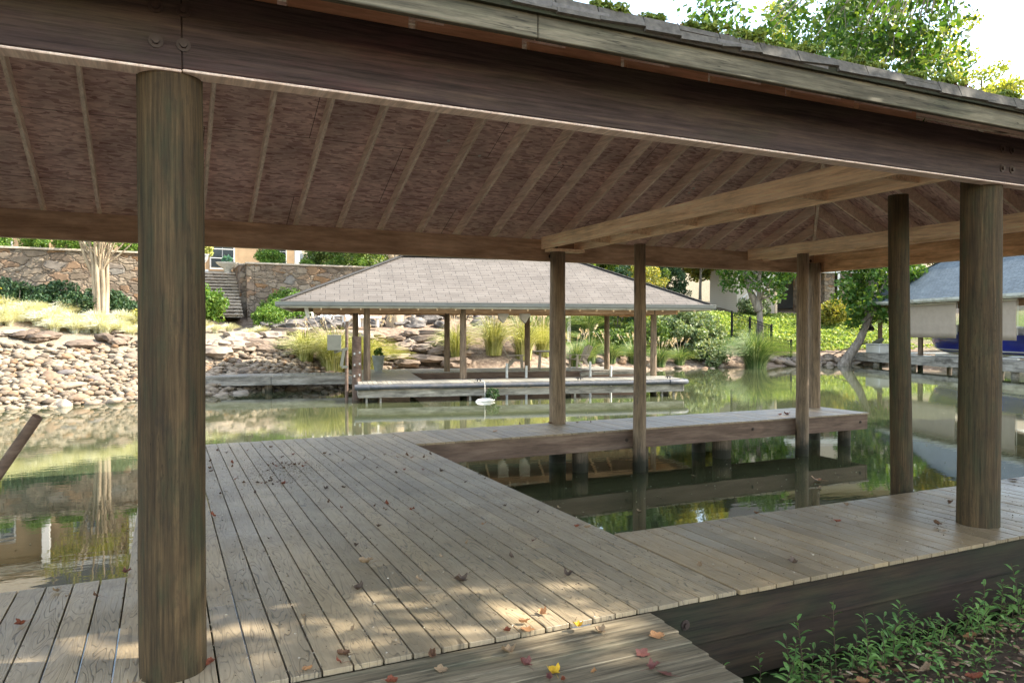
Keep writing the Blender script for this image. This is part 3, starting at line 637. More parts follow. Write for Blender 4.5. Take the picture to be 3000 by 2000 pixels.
# utility pole, meter box, bolted piling
b = MB(); b.tube([(-.35, .9, -1.8), (-.33, .9, 1.9)], [.055, .05], 10); b.build('utility_pole', M['rim_in'], NB, world=False)
b = MB(); b.bar((-.72, .82, .95), (-.3, .82, 1.05), .05, .09); b.bar((-.5, .82, .5), (-.42, .82, 1.0), .06, .1); b.bar((-.5, .82, .48), (-.3, .82, .48), .05, .08); b.build('box_bracket', M['box_grey'], NB, world=False)
o = nbx('electrical_box', [(-.9, -.52, .66, .84, 1.02, 1.46)], M['box_grey'], .015); nbx('box_lid', [(-.92, -.5, .635, .657, 1.0, 1.48)], M['box_grey'], .008, o)
npole('mooring_pile', -.02, 1.25, .15, -1.8, 1.42, 'rim_in')
for z in (.9, .55, .2):
    for dx in (-.1, .06):
        b = MB(); b.box(-.02+dx, .03+dx, 1.08, 1.12, z-.03+dx*.2, z+.03+dx*.2); b.build('bolt_plate', M['steel'], NB, world=False)
# things standing on the neighbour's dock
def nloc(u, v, z=-.07): return (5.3+u*math.cos(NA)-v*math.sin(NA), 22.0+u*math.sin(NA)+v*math.cos(NA), z)
pt = thing('planter', nloc(.95, 6.9), 'tall grey clay pot with a small clipped bush behind the dock post', 'planter')
b = MB(); b.lathe([(.14, 0), (.17, .1), (.24, .56), (.26, .58), (.26, .62), (.22, .62), (.2, .5)]); b.build('pot', M['pot'], pt, world=False)

# --- leaf and blade generators
rng = np.random.default_rng(11)
def leaves(mb, P, size, elong=1.7, flat=.0, rs=None, hang=0.0):
    """rhombus leaves at points P"""
    N = len(P); r = rng
    a = r.normal(size=(N, 3)); a[:, 2] = a[:, 2]*(1-flat)-hang; a /= np.linalg.norm(a, axis=1)[:, None]
    b = r.normal(size=(N, 3)); b -= (b*a).sum(1)[:, None]*a; b /= np.linalg.norm(b, axis=1)[:, None]
    s = size*r.uniform(.6, 1.3, (N, 1)); a = a*s*elong/2; b = b*s/2
    V = np.stack([P-a, P+b, P+a, P-b], 1).reshape(-1, 3); F = np.arange(4*N).reshape(-1, 4)
    mb.np_add(V, F)
def clumps(C, rad, per, shell=.5):
    """points around clump centres C (n,3)"""
    C = np.asarray(C, float); n = len(C); d = rng.normal(size=(n*per, 3)); d /= np.linalg.norm(d, axis=1)[:, None]
    rr = rng.uniform(shell, 1, (n*per, 1))**.7; return np.repeat(C, per, 0)+d*rr*np.asarray(rad)
def blob_centres(n, c, r, low=-.5):
    d = rng.normal(size=(n*3, 3)); d /= np.linalg.norm(d, axis=1)[:, None]; d = d[d[:, 2] > low][:n]
    return np.asarray(c)+d*rng.uniform(.45, 1, (len(d), 1))*np.asarray(r)
def bush_mesh(mb, r, h, n, per, size, cl=.22, elong=1.6):
    C = blob_centres(n, (0, 0, h*.45), (r*.85, r*.85, h*.5), -.75)
    leaves(mb, clumps(C, (cl, cl, cl*.8), per), size, elong)
def bush(name, loc, r, h, m, label, group=None, n=40, per=60, size=.07, cl=.22, cat='shrub', stems=True):
    t = thing(name, loc, label, cat, group)
    b = MB(); bush_mesh(b, r, h, n, per, size, cl); b.build('foliage', m, t, world=False)
    if stems:
        b = MB()
        for k in range(6):
            a = k*1.05; b.tube([(0, 0, -.1), (r*.3*math.cos(a), r*.3*math.sin(a), h*.35), (r*.55*math.cos(a), r*.55*math.sin(a), h*.7)], [.02, .015, .006], 5)
        b.build('stems', M['bark'], t, world=False)
    return t
b = MB(); bush_mesh(b, .2, .34, 20, 60, .03, .07); b.v = [(x, y, z+.6) for x, y, z in b.v]; b.build('clipped_bush', M['leaf_box'], pt, world=False)
def chair(loc, rz, label, m='teak', s=1):
    t = thing('garden_chair', loc, label, 'chair', 'garden chairs', rz)
    def q(nm, *bx):
        b = MB()
        for z in bx: b.bar(*z)
        b.build(nm, M[m], t, world=False)
    for sx in (-.28, .28):
        q('leg', ((sx, -.28, 0), (sx, -.24, .56), .04, .09, (0,1,0))); q('leg', ((sx, .42, 0), (sx, .02, .44), .04, .1, (0,1,0)))
        q('armrest', ((sx*1.08, -.36, .58), (sx*1.08, .34, .56), .13, .025))
    q('seat', *[((-.27, -.26+k*.1, .40-k*.02), (.27, -.26+k*.1, .40-k*.02), .085, .022) for k in range(6)])
    q('backrest', *[((-.22+k*.11, .2, .3), (-.25+k*.125, .52, 1.0-abs(k-2)*.04), .085, .02, (0,1,0)) for k in range(5)], ((-.28, .33, .56), (.28, .33, .56), .05, .03))
    t.scale = (s, s, s); return t
chair(nloc(6.55, 7.05), R(80)+NA, 'greyed wooden armchair left of the round table on the neighbour dock')
chair(nloc(9.3, 7.05), R(-75)+NA, 'greyed wooden armchair right of the table on the neighbour dock')
t = thing('garden_table', nloc(7.9, 7.3), 'round greyed wooden table between two armchairs on the neighbour dock', 'table')
b = MB(); b.lathe([(.0, .70), (.55, .70), (.56, .73), (.55, .745), (.0, .745)], n=28); b.build('table_top', M['teak'], t, world=False)
for k in range(4):
    a = k*math.pi/2+.4; b = MB(); b.bar((.36*math.cos(a), .36*math.sin(a), 0), (.3*math.cos(a), .3*math.sin(a), .7), .06, .06, (1,0,0)); b.build('leg', M['teak'], t, world=False)
chair((6.75, 35.2, 1.70), R(-62), 'white slatted armchair on the stone terrace, facing left', 'offwhite', 1.15)
chair((8.25, 35.1, 1.70), R(58), 'white slatted armchair on the stone terrace, facing right', 'offwhite', 1.15)
t = thing('side_table', (7.5, 35.35, 1.7), 'small white side table between the white terrace armchairs', 'table')
b = MB(); b.box(-.28, .28, -.28, .28, .5, .54); b.build('table_top', M['offwhite'], t, world=False)
for sx in (-.22, .22):
    for sy in (-.22, .22): b = MB(); b.box(sx-.03, sx+.03, sy-.03, sy+.03, 0, .498); b.build('leg', M['offwhite'], t, world=False)
t = thing('flower_pot', (7.5, 35.35, 2.241), 'small pot of green leaves on the white side table', 'planter')
b = MB(); b.lathe([(.09, 0), (.14, .2), (.15, .2), (.15, .23), (.12, .23)]); b.build('pot', M['concrete'], t, world=False)
b = MB(); bush_mesh(b, .2, .3, 12, 30, .06, .08); b.v = [(x, y, z+.2) for x, y, z in b.v]; b.build('foliage', M['leaf_mid'], t, world=False)
t = thing('birdbath', (11.5, 36.1, 1.72), 'pale stone birdbath in front of dark boulders', 'birdbath')
b = MB(); b.lathe([(.2, 0), (.2, .08), (.11, .14), (.08, .4), (.12, .62), (.1, .68)]); b.build('pedestal', M['concrete'], t, world=False)
b = MB(); b.lathe([(.08, .68), (.36, .78), (.4, .86), (.38, .87), (.3, .82), (.0, .8)]); b.build('bowl', M['concrete'], t, world=False)
t = thing('garden_bench', (8.9, 35.0, 1.7), 'low white garden bench partly behind the dock post', 'bench')
b = MB(); b.box(-.6, .6, -.2, .2, .42, .5); b.build('seat', M['offwhite'], t, world=False)
for sx in (-.45, .45): b = MB(); b.prism([(-.16, 0), (.16, 0), (.1, .419), (-.1, .419)], 'x', sx-.05, sx+.05); b.build('leg', M['offwhite'], t, world=False)
t = thing('power_pedestal', (21.6, 37.9, gz(21.6, 37.9)-.1), 'wooden post with a grey meter box among the green grasses', 'utility post')
b = MB(); b.box(-.1, .1, -.1, .1, 0, 2.3); b.build('post', M['rim_grey'], t, world=False)
b = MB(); b.box(-.42, -.13, -.15, .1, 1.5, 2.3); b.tube([(-.22, 0, 1.5), (-.1, -.05, 1.1), (-.12, -.12, 0)], .035, 6); b.build('meter_box', M['offwhite'], t, world=False)
t = thing('floating_jug', (8.95, 20.9, -.66), 'white plastic jug floating beside the neighbour dock pile', 'jug')
b = MB(); b.tube([(-.3, 0, .0), (-.22, 0, .02), (.15, 0, .05), (.26, 0, .05), (.33, 0, .06)], [.03, .075, .085, .05, .025], 12); b.build('body', M['offwhite'], t, world=False)
bush('seedling', (9.2, 20.9, -.62), .22, .45, M['leaf_dark'], 'small weed growing from the waterline beside the white jug', None, 12, 30, .05, .1, 'plant')

# ------------------------------------------------------------------ right hand dock, roof, shades, boat
DA = R(-110.31)
D3 = thing('right_dock', (39.91, 32.82, .1), 'weathered grey dock with a blue grey hipped roof at the right', 'boathouse', rz=DA)
def dbx(name, q, m, bevel=0, p=None): b = MB(); b.box(*q); return b.build(name, m, p or D3, world=False, bevel=bevel)
b = MB(); u = -.6
while u < 17: b.box(u, u+.14, 0, 1.35, -.04, rnd.uniform(-.003, .003)); u += .155
b.build('deck_boards', M['deck_far'], D3, world=False)
b = MB(); u = -.6
while u < 2: b.box(u, u+.14, 1.36, 6, -.04, 0); u += .155
b.build('deck_boards', M['deck_far'], D3, world=False)
dbx('rim_board', (-.6, 8.3, -.05, -.005, -.5, -.02), M['rim_grey']); dbx('rim_board', (8.31, 17, -.05, -.005, -.48, -.02), M['rim_grey']); dbx('rim_board', (-.6, 17, 1.37, 1.41, -.45, -.05), M['rim_in'])
for u in (1.2, 4.8, 8.4, 12.4, 15.8):
    b = MB(); b.tube([(u, .35, -2), (u, .35, -.05)], .17, 12); b.build('pile', M['rim_grey'], D3, world=False)
for u, v in ((-.3, 1.5), (4.2, 1.2), (9.0, 1.2), (14, 1.2), (4.2, 6.2), (9, 6.2), (14, 6.2), (-.3, 6.2)):
    b = MB(); b.tube([(u, v, -2), (u, v, 3.0)], [.15, .13], 12); b.build('post', M['pole_grey'], D3, world=False)
R3 = dict(u0=-1.1, u1=17, v0=-.05, v1=7.2, ze=3.12, zr=5.75, r0=3.7, r1=12.5, vm=3.6)
hiproof(D3, R3, M['shingle_blue'], M['rim_in'])
gutter(D3, (-1.2, -.1), (17.1, -.1), 2.99, M['gutter_white'], (0, -1)); dbx('fascia', (-1.1, 17, -.09, -.06, 2.92, 3.1), M['gutter_white'])
gutter(D3, (-1.13, -.1), (-1.13, 7.2), 2.99, M['gutter_white'], (-1, 0)); dbx('header_beam', (-.5, 16, 1.0, 1.1, 2.6, 2.95), M['header_far'])
for i, (u0, u1, z1) in enumerate(((4.45, 8.4, 1.02), (10.2, 12.5, .95))):
    t = thing('sun_shade', (39.91+u0*math.cos(DA)-.3*math.sin(DA), 32.82+u0*math.sin(DA)+.3*math.cos(DA), .1), ('wide translucent tan sun shade hanging beside the bow of the blue boat', 'tan sun shade hanging at the right edge beside the blue hull')[i], 'sun shade', 'tan sun shades under the right dock roof', rz=DA)
    b = MB(); n = 24; L_ = u1-u0
    for k in range(n+1):
        for zz in range(7):
            f = zz/6; b.v.append((L_*k/n, .02*math.sin(k*.9+zz)*f, 2.85-(2.85-z1)*f)); 
    b.f = [(k*7+z, (k+1)*7+z, (k+1)*7+z+1, k*7+z+1) for k in range(n) for z in range(6)]; b.smooth = [True]*len(b.f)
    o = b.build('cloth', M['shade'], t, world=False); o.modifiers.new('solid', 'SOLIDIFY').thickness = .006
    b = MB(); b.tube([(0, 0, 2.87), (L_, 0, 2.87)], .035, 8); b.build('roller', M['offwhite'], t, world=False)
    b = MB(); b.tube([(L_+.08, 0, 2.87), (L_+.08, 0, 1.2)], .012, 6); b.build('pull_cord', M['rope'], t, world=False)
BO = thing('motor_boat', (39.91+2.1*math.cos(DA)-3.0*math.sin(DA), 32.82+2.1*math.sin(DA)+3.0*math.cos(DA), .3), 'glossy dark blue motor boat raised on a lift under the right dock roof', 'boat', rz=DA)
def hullpt(t, j):                                             # t along 0 bow..1 stern, j section 0 keel..n sheer
    wd = 1.22*min(1, (1-(1-t)**2.4)**.8+.02); kz = -.15+.95*max(0, 1-t/.22)**2
    sz = 1.02+.32*(1-t)**1.5
    sec = [(0, kz), (.55, kz+.12*min(1, t*5)), (.86, kz+.3*min(1, t*5)+.02), (.97, sz*.62+kz*.2), (1.0, sz)]
    y, z = sec[j]; x = 8.6*t-(.0 if j < 1 else .55*(z-kz)*max(0, 1-t*4)*.9); return (x+.45, y*wd, z)
for nm, js, m in (('hull', (0, 4), 'blue'),):
    b = MB(); n = 26
    vs_ = []
    for sgn in (1, -1):
        base = len(b.v)
        for i in range(n+1):
            for j in range(5):
                x, y, z = hullpt(i/n, j); b.v.append((x, y*sgn, z))
        for i in range(n):
            for j in range(4):
                q = (base+i*5+j, base+(i+1)*5+j, base+(i+1)*5+j+1, base+i*5+j+1); b.f.append(q if sgn < 0 else q[::-1]); b.smooth.append(True)
    b.build('hull', M['blue'], BO, world=False)
b = MB(); b.tube([(hullpt(i/20, 4)[0], -hullpt(i/20, 4)[1], hullpt(i/20, 4)[2]) for i in range(21)], .035, 8); b.tube([(hullpt(i/20, 4)[0], hullpt(i/20, 4)[1], hullpt(i/20, 4)[2]) for i in range(21)], .035, 8); b.build('rub_rail', M['hull_grey'], BO, world=False)
b = MB(); b.tube([(hullpt(i/20, 2)[0], -hullpt(i/20, 2)[1]-.01, hullpt(i/20, 2)[2]-.03) for i in range(2, 21)], .03, 6); b.build('chine_stripe', M['white'], BO, world=False)
b = MB(); b.prism([(.9, 1.2), (8.8, 1.0), (8.8, 1.3), (6.5, 1.42), (4.6, 1.55), (3.2, 1.52), (1.4, 1.42)], 'y', -.95, .95); b.build('deck', M['white'], BO, world=False, bevel=.08)
b = MB(); b.prism([(4.0, 1.55), (6.2, 1.45), (6.0, 1.9), (5.0, 2.15)], 'y', -.75, .75); b.build('windshield', M['glass_dark'], BO, world=False)
b = MB(); b.bar((2.5, -1.1, -.2), (8.6, -1.1, -.2), .15, .12); b.bar((2.5, 1.1, -.2), (8.6, 1.1, -.2), .15, .12); b.build('lift_bunks', M['offwhite'], BO, world=False)
t = thing('dock_box', (39.91+.75*math.cos(DA)-.7*math.sin(DA), 32.82+.75*math.sin(DA)+.7*math.cos(DA), .1), 'white lidded cooler on the left end of the right dock', 'cooler', rz=DA)
b = MB(); b.box(-.75, .75, -.35, .35, 0, .5); b.build('box', M['white'], t, world=False, bevel=.04); b = MB(); b.box(-.78, .78, -.38, .38, .503, .6); b.build('lid', M['white'], t, world=False, bevel=.03)
t = thing('tarp_bundle', (39.91+.8*math.cos(DA)-.7*math.sin(DA), 32.82+.8*math.sin(DA)+.7*math.cos(DA), .70), 'grey folded tarp lying on the white cooler', 'tarp', rz=DA)
b = MB(); b.tube([(-.6, 0, .04), (-.25, .05, .1), (.2, 0, .16), (.45, .05, .28)], [.05, .13, .15, .08], 10, True, .12); b.build('cloth', M['box_grey'], t, world=False)
b = MB(); p0 = Vector((39.0, 33.9, .75)); b.tube([(37.6, 32.9, .0), (38.6, 32.8, .35), (39.8, 32.2, .75)], .035, 6); tag(b.build('boat_pole', M['rim_in'], None), 'dark pole slanting from the bank onto the right dock', 'pole')
# ------------------------------------------------------------------ garden walls, steps, houses
def sbox(name, q, m, label, cat, kind=None, parts=()):
    b = MB(); b.box(*q); c = ((q[0]+q[1])/2, (q[2]+q[3])/2, q[4]); t = thing(name, c, label, cat); b.build('masonry', m, t, bevel=.02)
    for nm, qq, mm in parts: b = MB(); b.box(*qq); b.build(nm, mm, t, bevel=.015)
    return t
WZ = 4.92
sbox('retaining_wall', (-24, .55, 36.6, 37.2, 1.6, WZ), M['wall_stone'], 'long fieldstone retaining wall left of the stone steps, topped with boxwood', 'wall', parts=[('coping', (-24.05, .6, 36.53, 37.25, WZ, WZ+.09), M['cap'])])
sbox('retaining_wall', (4.0, 12.5, 37.6, 38.2, 1.2, 4.72), M['wall_stone'], 'fieldstone retaining wall right of the stone steps', 'wall',
     parts=[('coping', (3.6, 12.55, 37.53, 38.25, 4.72, 4.81), M['cap']), ('corner_pier', (3.66, 3.998, 37.58, 38.2, 1.2, 4.72), M['wall_stone'])])
t = thing('stair_wall', (3.4, 38.2, 1.2), 'low fieldstone side wall beside the stone steps', 'wall')
b = MB(); b.prism([(38.21, 1.2), (42.0, 1.2), (42.0, 4.72), (38.21, 4.72)], 'x', 3.4, 3.9); b.build('masonry', M['wall_stone'], t); b = MB(); b.box(3.35, 3.95, 38.26, 42, 4.72, 4.80); b.build('coping', M['cap'], t, bevel=.01)
t = thing('stone_steps', (2.0, 36.4, 2.2), 'flight of broad stone steps climbing between the fieldstone walls', 'steps')
for k in range(14):
    b = MB(); z = 2.3+k*.167; y0 = 36.5+k*.31; b.box(.56, 3.39, y0-.05, y0+.4, z-.06, z); b.build('tread', M['cap'], t, bevel=.01)
    b = MB(); b.box(.56, 3.39, y0+.03, 41.5, z-.167, z-.062); b.build('riser', M['step_stone'], t)
b = MB(); b.box(-24, .55, 37.2, 44, 4.2, 4.8); b.box(.56, 9, 41.2, 44, 4.2, 4.6); b.box(4, 12.5, 38.2, 44, 4.1, 4.66); tag(b.build('patio_terrace', M['cap']), kind='structure')
HS = thing('house', (-3, 46, 4.6), 'large tan stone house with white columns and dark roof above the left retaining wall', 'house')
def hb(name, q, m, p=HS, bevel=0, lab=None): b = MB(); b.box(*q); o = b.build(name, m, p, bevel=bevel); return o
hb('wall', (-22, 7.2, 44, 54, 3, 9.2), M['stucco'])
b = MB(); b.prism([(43.2, 9.1), (55, 9.1), (49, 13)], 'x', -22.6, 7.8); b.build('roof', M['shingle_house'], HS)
b = MB(); b.prism([(-13, 9.2), (-5, 9.2), (-9, 12.6)], 'y', 42.4, 48); b.build('gable', M['siding'], HS)
for x in (-20, -16, -12.6, -9.2, -5.4, -1.5, 7.0):
    hb('column', (x-.18, x+.18, 43.3, 43.66, 4.6, 8.9), M['white'], bevel=.02)
hb('eave_trim', (-22.5, 7.7, 43.25, 43.7, 8.9, 9.15), M['white'])
for x in (-18.5, -14.4, -10.9, -7.4, -3.6, 3.0, 5.8):
    f = hb('window', (x-.65, x+.65, 43.93, 43.99, 4.9, 7.6), M['white']); 
    for i in (0, 1): hb('pane', (x-.58+i*.6, x-.02+i*.6, 43.90, 43.925, 5.0, 7.5), M['glass_dark'], f)
    m_ = MB()
    for z in (5.5, 6.0, 6.5, 7.0): m_.box(x-.6, x+.6, 43.88, 43.897, z, z+.035)
    m_.build('muntins', M['white'], f)
ST = thing('white_staircase', (8.2, 43, 4.6), 'white wooden staircase with balusters rising behind the right retaining wall', 'stairs')
b = MB(); b.bar((6.9, 41.6, 4.85), (9.6, 41.6, 6.3), .1, .25, (0,1,0)); b.build('stringer', M['white'], ST)
b = MB(); b.bar((6.9, 41.6, 5.55), (9.6, 41.6, 7.0), .07, .09, (0,1,0)); b.build('handrail', M['white'], ST)
for k in range(19):
    b = MB(); x = 6.95+k*.146; z = 4.88+k*.0785; b.box(x-.022, x+.022, 41.58, 41.62, z, z+.68); b.build('baluster', M['white'], ST)
b = MB(); b.box(6.8, 6.95, 41.52, 41.68, 4.5, 5.75); b.build('newel_post', M['white'], ST)
t = thing('urn_planter', (1.75, 40.95, 4.5), 'white footed urn planter overflowing with pale yellow leaves at the top of the steps', 'planter')
b = MB(); b.box(-.35, .35, -.35, .35, 0, .12); b.lathe([(.2, .12), (.12, .3), (.14, .4), (.3, .55), (.42, .85), (.46, .9), (.4, .9)]); b.build('urn', M['white'], t, world=False)
b = MB(); bush_mesh(b, .62, .9, 30, 40, .11, .2); b.v = [(x, y, z+.75) for x, y, z in b.v]; b.build('foliage', leafmat('chartreuse leaves', (.3,.34,.08), (.5,.5,.15), (.62,.6,.3)), t, world=False)
t = thing('bowl_planter', (3.05, 41.1, 4.5), 'shallow stone bowl planter with a blue green succulent by the steps', 'planter')
b = MB(); b.lathe([(.16, 0), (.2, .2), (.5, .45), (.58, .55), (.52, .55)]); b.build('bowl', M['concrete'], t, world=False)
b = MB(); bush_mesh(b, .2, .35, 10, 20, .12, .1, 3); b.v = [(x, y, z+.5) for x, y, z in b.v]; b.build('foliage', leafmat('blue succulent', (.06,.16,.12), (.1,.22,.16)), t, world=False)
# clipped boxwoods along the wall
bx = bush('boxwood', (0, 0, 0), .62, .95, M['leaf_box'], 'round clipped boxwood', None, 90, 60, .045, .16, 'boxwood')
spots = [(-6.35,37.7,'leftmost'),(-5.0,37.7,'second'),(-3.75,37.7,'third'),(-2.5,37.7,'fourth, behind thin tree branches,'),(-1.3,37.7,'fifth, behind the crape myrtle trunks,'),(-.2,37.7,'last, hidden behind the nearest big post,')]
for i, (x, y, wd) in enumerate(spots):
    o = bx if i == 0 else copy_tree(bx)
    place(o, (x, y, WZ-.1), i*.9, rnd.uniform(.92, 1.05), wd+' clipped boxwood on the long retaining wall', 'boxwoods on the left retaining wall')
for x, y, z, s, lab in ((4.9,38.9,4.6,1.25,'big round green shrub on the right wall beside the bowl planter'),(8.3,38.9,4.6,.9,'dark clipped ball shrub in front of the white staircase'),(9.4,38.9,4.6,.85,'small dark ball shrub right of the white staircase'),(6.7,38.9,4.55,.7,'low grey green mound on the right retaining wall')):
    place(copy_tree(bx), (x, y, z), x, s, lab, 'shrubs on the right retaining wall')
for x, y, s, lab in ((5.5,36.6,1.35,'largest bright green mound shrub at the foot of the right wall'),(4.75,35.9,1.15,'middle bright green mound at the foot of the stone steps'),(4.35,35.2,1.0,'yellow green mound in front of the other mounds by the steps'),(1.55,35.2,1.5,'tall bright green mound beside the nearest big post')):
    place(copy_tree(bx), (x, y, gz(x, y)+.05), x, s*1.25, lab, 'bright green mounds by the stone steps')
# far house on the right
FX = (45.0, 44.0)                                             # base point
def cam_xy(px, D): x = (px-1500)/2162*D; return (x*math.cos(YAW)+D*math.sin(YAW), D*math.cos(YAW)-x*math.sin(YAW))
HX, HY = 42.94, 47.05
H2 = thing('far_house', (HX, HY, 3.4), 'beige lap sided house with stone piers and open garage bays beyond the right lawn', 'house', rz=-YAW)
def h2(name, q, m, p=H2, bevel=0): b = MB(); b.box(*q); return b.build(name, m, p, world=False, bevel=bevel)
h2('wall', (0, 3.2, .6, 9, -.6, 8), M['siding']); h2('wall', (3.2, 15, 1.4, 9, 2.9, 8), M['siding']); h2('wall', (3.2, 15, 6, 9, -.6, 2.9), M['dark_in'])
for x in (5.6, 7.9, 9.1, 13.0): h2('stone_pier', (x-.42, x+.42, 1.0, 1.9, -.8, 2.9), M['wall_stone'])
h2('white_trim', (3.0, 15.2, .9, 1.39, 2.9, 3.3), M['white']); h2('downspout', (8.55, 8.72, .9, 1.05, -.5, 2.9), M['white']); h2('window', (4.0, 5.6, 1.3, 1.38, 3.8, 5.6), M['glass_dark'])
h2('stone_wall', (10.1, 12.5, 5.2, 5.9, -.6, 2.9), M['wall_stone']); h2('parked_cover', (9.6, 11.6, 3.4, 5, -.4, 1.6), plain('navy cover', (.02,.03,.08), .6), bevel=.1)
b = MB(); b.prism([(-1, 7.9), (10, 7.9), (4.5, 11.5)], 'x', -.6, 15.6); b.build('roof', M['shingle_house'], H2, world=False)
b = MB()
for k in range(9): b.box(.1+k*.34, .1+k*.34+.36, -.6, .5, -.25+k*.27, -.2+k*.27)
b.build('stair_treads', M['tie'], H2, world=False)
b = MB(); b.bar((.0, -.62, -.5), (3.2, -.62, 2.0), .06, .3, (0,1,0)); b.build('stair_stringer', M['tie'], H2, world=False)
b = MB(); b.bar((.0, -.62, .7), (3.2, -.62, 3.2), .07, .08, (0,1,0)); b.build('stair_rail', M['white'], H2, world=False)
b = MB()
for k in range(14): b.box(.05+k*.23, .09+k*.23, -.64, -.6, -.4+k*.18, .72+k*.18)
b.build('balusters', M['white'], H2, world=False)
for x in (1.4, 2.9): h2('stair_post', (x-.08, x+.08, -.5, -.34, -.8, x*.75-.3), M['tie'])
# black metal fence
FN = thing('metal_fence', (35.0, 36.0, 0), 'black metal picket fence stepping down the bank to the water', 'fence')
fp = [(34.6,38.6),(34.7,37.0),(35.0,35.4),(35.25,34.0)]
for i, ((xa, ya), (xb, yb)) in enumerate(zip(fp[:-1], fp[1:])):
    za, zb = gz(xa, ya), gz(xb, yb); hh = 1.75 if i < 2 else 1.25
    ta, tb = (za+hh, zb+hh) if i < 2 else (zb+hh+.25, zb+hh)
    b = MB(); n = 15
    for k in range(n+1):
        f = k/n; x, y = xa+(xb-xa)*f, ya+(yb-ya)*f; b.box(x-.014, x+.014, y-.014, y+.014, za+(zb-za)*f+.02, ta+(tb-ta)*f)
    b.bar((xa, ya, ta-.02), (xb, yb, tb-.02), .035, .04); b.bar((xa, ya, ta-.22), (xb, yb, tb-.22), .03, .03); b.bar((xa, ya, za+.2), (xb, yb, zb+.2), .03, .03)
    b.build('fence_panel', M['black'], FN)
for i, (x, y) in enumerate(fp):
    b = MB(); z = gz(x, y); b.box(x-.045, x+.045, y-.045, y+.045, z-.3, z+(1.85 if i < 3 else 1.35)); b.build('fence_post', M['black'], FN)

# ------------------------------------------------------------------ rocks
import bmesh
from mathutils import noise as mnoise
def rockmesh(name, seed, flat, mat, sub=2, jag=.25, smooth=True):
    bm = bmesh.new(); bmesh.ops.create_icosphere(bm, subdivisions=sub, radius=.5); off = Vector((seed*13.1, seed*7.7, 0))
    for v in bm.verts:
        n = mnoise.noise(v.co*1.9+off)*jag+mnoise.noise(v.co*4.5+off)*jag*.35; v.co *= 1+n; v.co.z *= flat
        if not smooth: v.co.z = round(v.co.z*7)/7*.6+v.co.z*.4
    me = bpy.data.meshes.new(name); bm.to_mesh(me); bm.free(); me.polygons.foreach_set('use_smooth', [smooth]*len(me.polygons)); me.materials.append(mat); return me
RM = [rockmesh('river_rock', i, (.5, .62, .42, .7, .55, .48)[i], M['rock'], 2, (.3, .55, .35, .6, .45, .7)[i]) for i in range(6)]
M['slab_dark'] = wood('dark ledge boulder', (.05,.045,.04), (.11,.1,.09), (.2,.17,.14), 0, 3, island=False, bump=1, coarse=3)
SD = [rockmesh('dark_stone', i+30, (.45, .6, .5)[i], M['slab_dark'], 3, .6, False) for i in range(3)]
SM = [rockmesh('ledge_stone', i+20, (.28, .36, .42, .5)[i], M['slab'], 3, .5, False) for i in range(4)]
def rock(me, nm, x, y, z, s, label, group, cat='rock', tilt=.25):
    o = bpy.data.objects.new(nm, me); scene.collection.objects.link(o); o.location = (x, y, z)
    o.rotation_euler = (rnd.uniform(-tilt, tilt), rnd.uniform(-tilt, tilt), rnd.uniform(0, 6.3)); o.scale = (s*rnd.uniform(.9, 1.4), s*rnd.uniform(.75, 1.05), s*rnd.uniform(.8, 1.1))
    return tag(o, label, cat, group)
placed = []
def free(x, y, s):
    for a, b_, c in placed:
        if (a-x)**2+(b_-y)**2 < ((s+c)*.40)**2: return False
    placed.append((x, y, s)); return True
cnt = 0; tries = 0
GL = 'pale rounded river rock in the left bank riprap'
while cnt < 225 and tries < 9000:
    tries += 1; x = rnd.uniform(-7.5, 5.3); y = rnd.uniform(23.5, 33); s_ = float(sdist(x, y))
    if not -.3 < s_ < 4.3: continue
    s = rnd.choice([.22, .25, .28, .32, .38, .6]) if s_ > .4 else rnd.uniform(.3, .7)
    if not free(x, y, s): continue
    rock(rnd.choice(RM), 'river_rock', x, y, gz(x, y)+s*.1, s, GL, 'river rocks on the left bank'); cnt += 1
# small riprap between them
mb = MB(); base = [np.array([v.co[:] for v in m_.vertices]) for m_ in (rockmesh('tmp', i+40, .55, M['rock'], 1) for i in range(3))]
bf = np.array([p.vertices[:] for p in rockmesh('tmp', 50, .5, M['rock'], 1).polygons])
cnt = 0
while cnt < 3400:
    x = rnd.uniform(-9, 9.5); y = rnd.uniform(22, 34); s_ = float(sdist(x, y))
    if not -.4 < s_ < 4.9 or (s_ > 3.8 and rnd.random() < .55): continue
    if x > 5.8 and rnd.random() < .5: continue
    s = rnd.uniform(.1, .32)*(1.25 if rnd.random() < .15 else 1); a = rnd.uniform(0, 6.3); V = base[cnt % 3]*np.array([s*rnd.uniform(1, 1.4), s, s])
    ca_, sa_ = math.cos(a), math.sin(a); V = np.stack([V[:, 0]*ca_-V[:, 1]*sa_+x, V[:, 0]*sa_+V[:, 1]*ca_+y, V[:, 2]+gz(x, y)+s*.12+rnd.uniform(0, .05)], 1)
    mb.np_add(V, bf); cnt += 1
mb.smooth = [True]*len(mb.f); tag(mb.build('riprap', M['rock_fill']), kind='stuff')
# rocks along the right bank
cnt = 0
while cnt < 60:
    x = rnd.uniform(33.5, 42); y = rnd.uniform(31.8, 36); s_ = float(sdist(x, y))
    if not -.3 < s_ < 1.3: continue
    rock(rnd.choice(RM), 'river_rock', x, y, gz(x, y)+.12, rnd.uniform(.35, .75), 'rounded rock edging the right bank near the leaning tree', 'rocks along the right bank'); cnt += 1
for i in range(24):
    x = rnd.uniform(19, 31); y = 32.2+rnd.uniform(-.3, 1.4)+(x-19)*.08
    rock(rnd.choice(RM), 'river_rock', x, y, gz(x, y)+.08, rnd.uniform(.3, .6), 'brown rock at the foot of the overgrown bank', 'rocks under the overgrown bank')
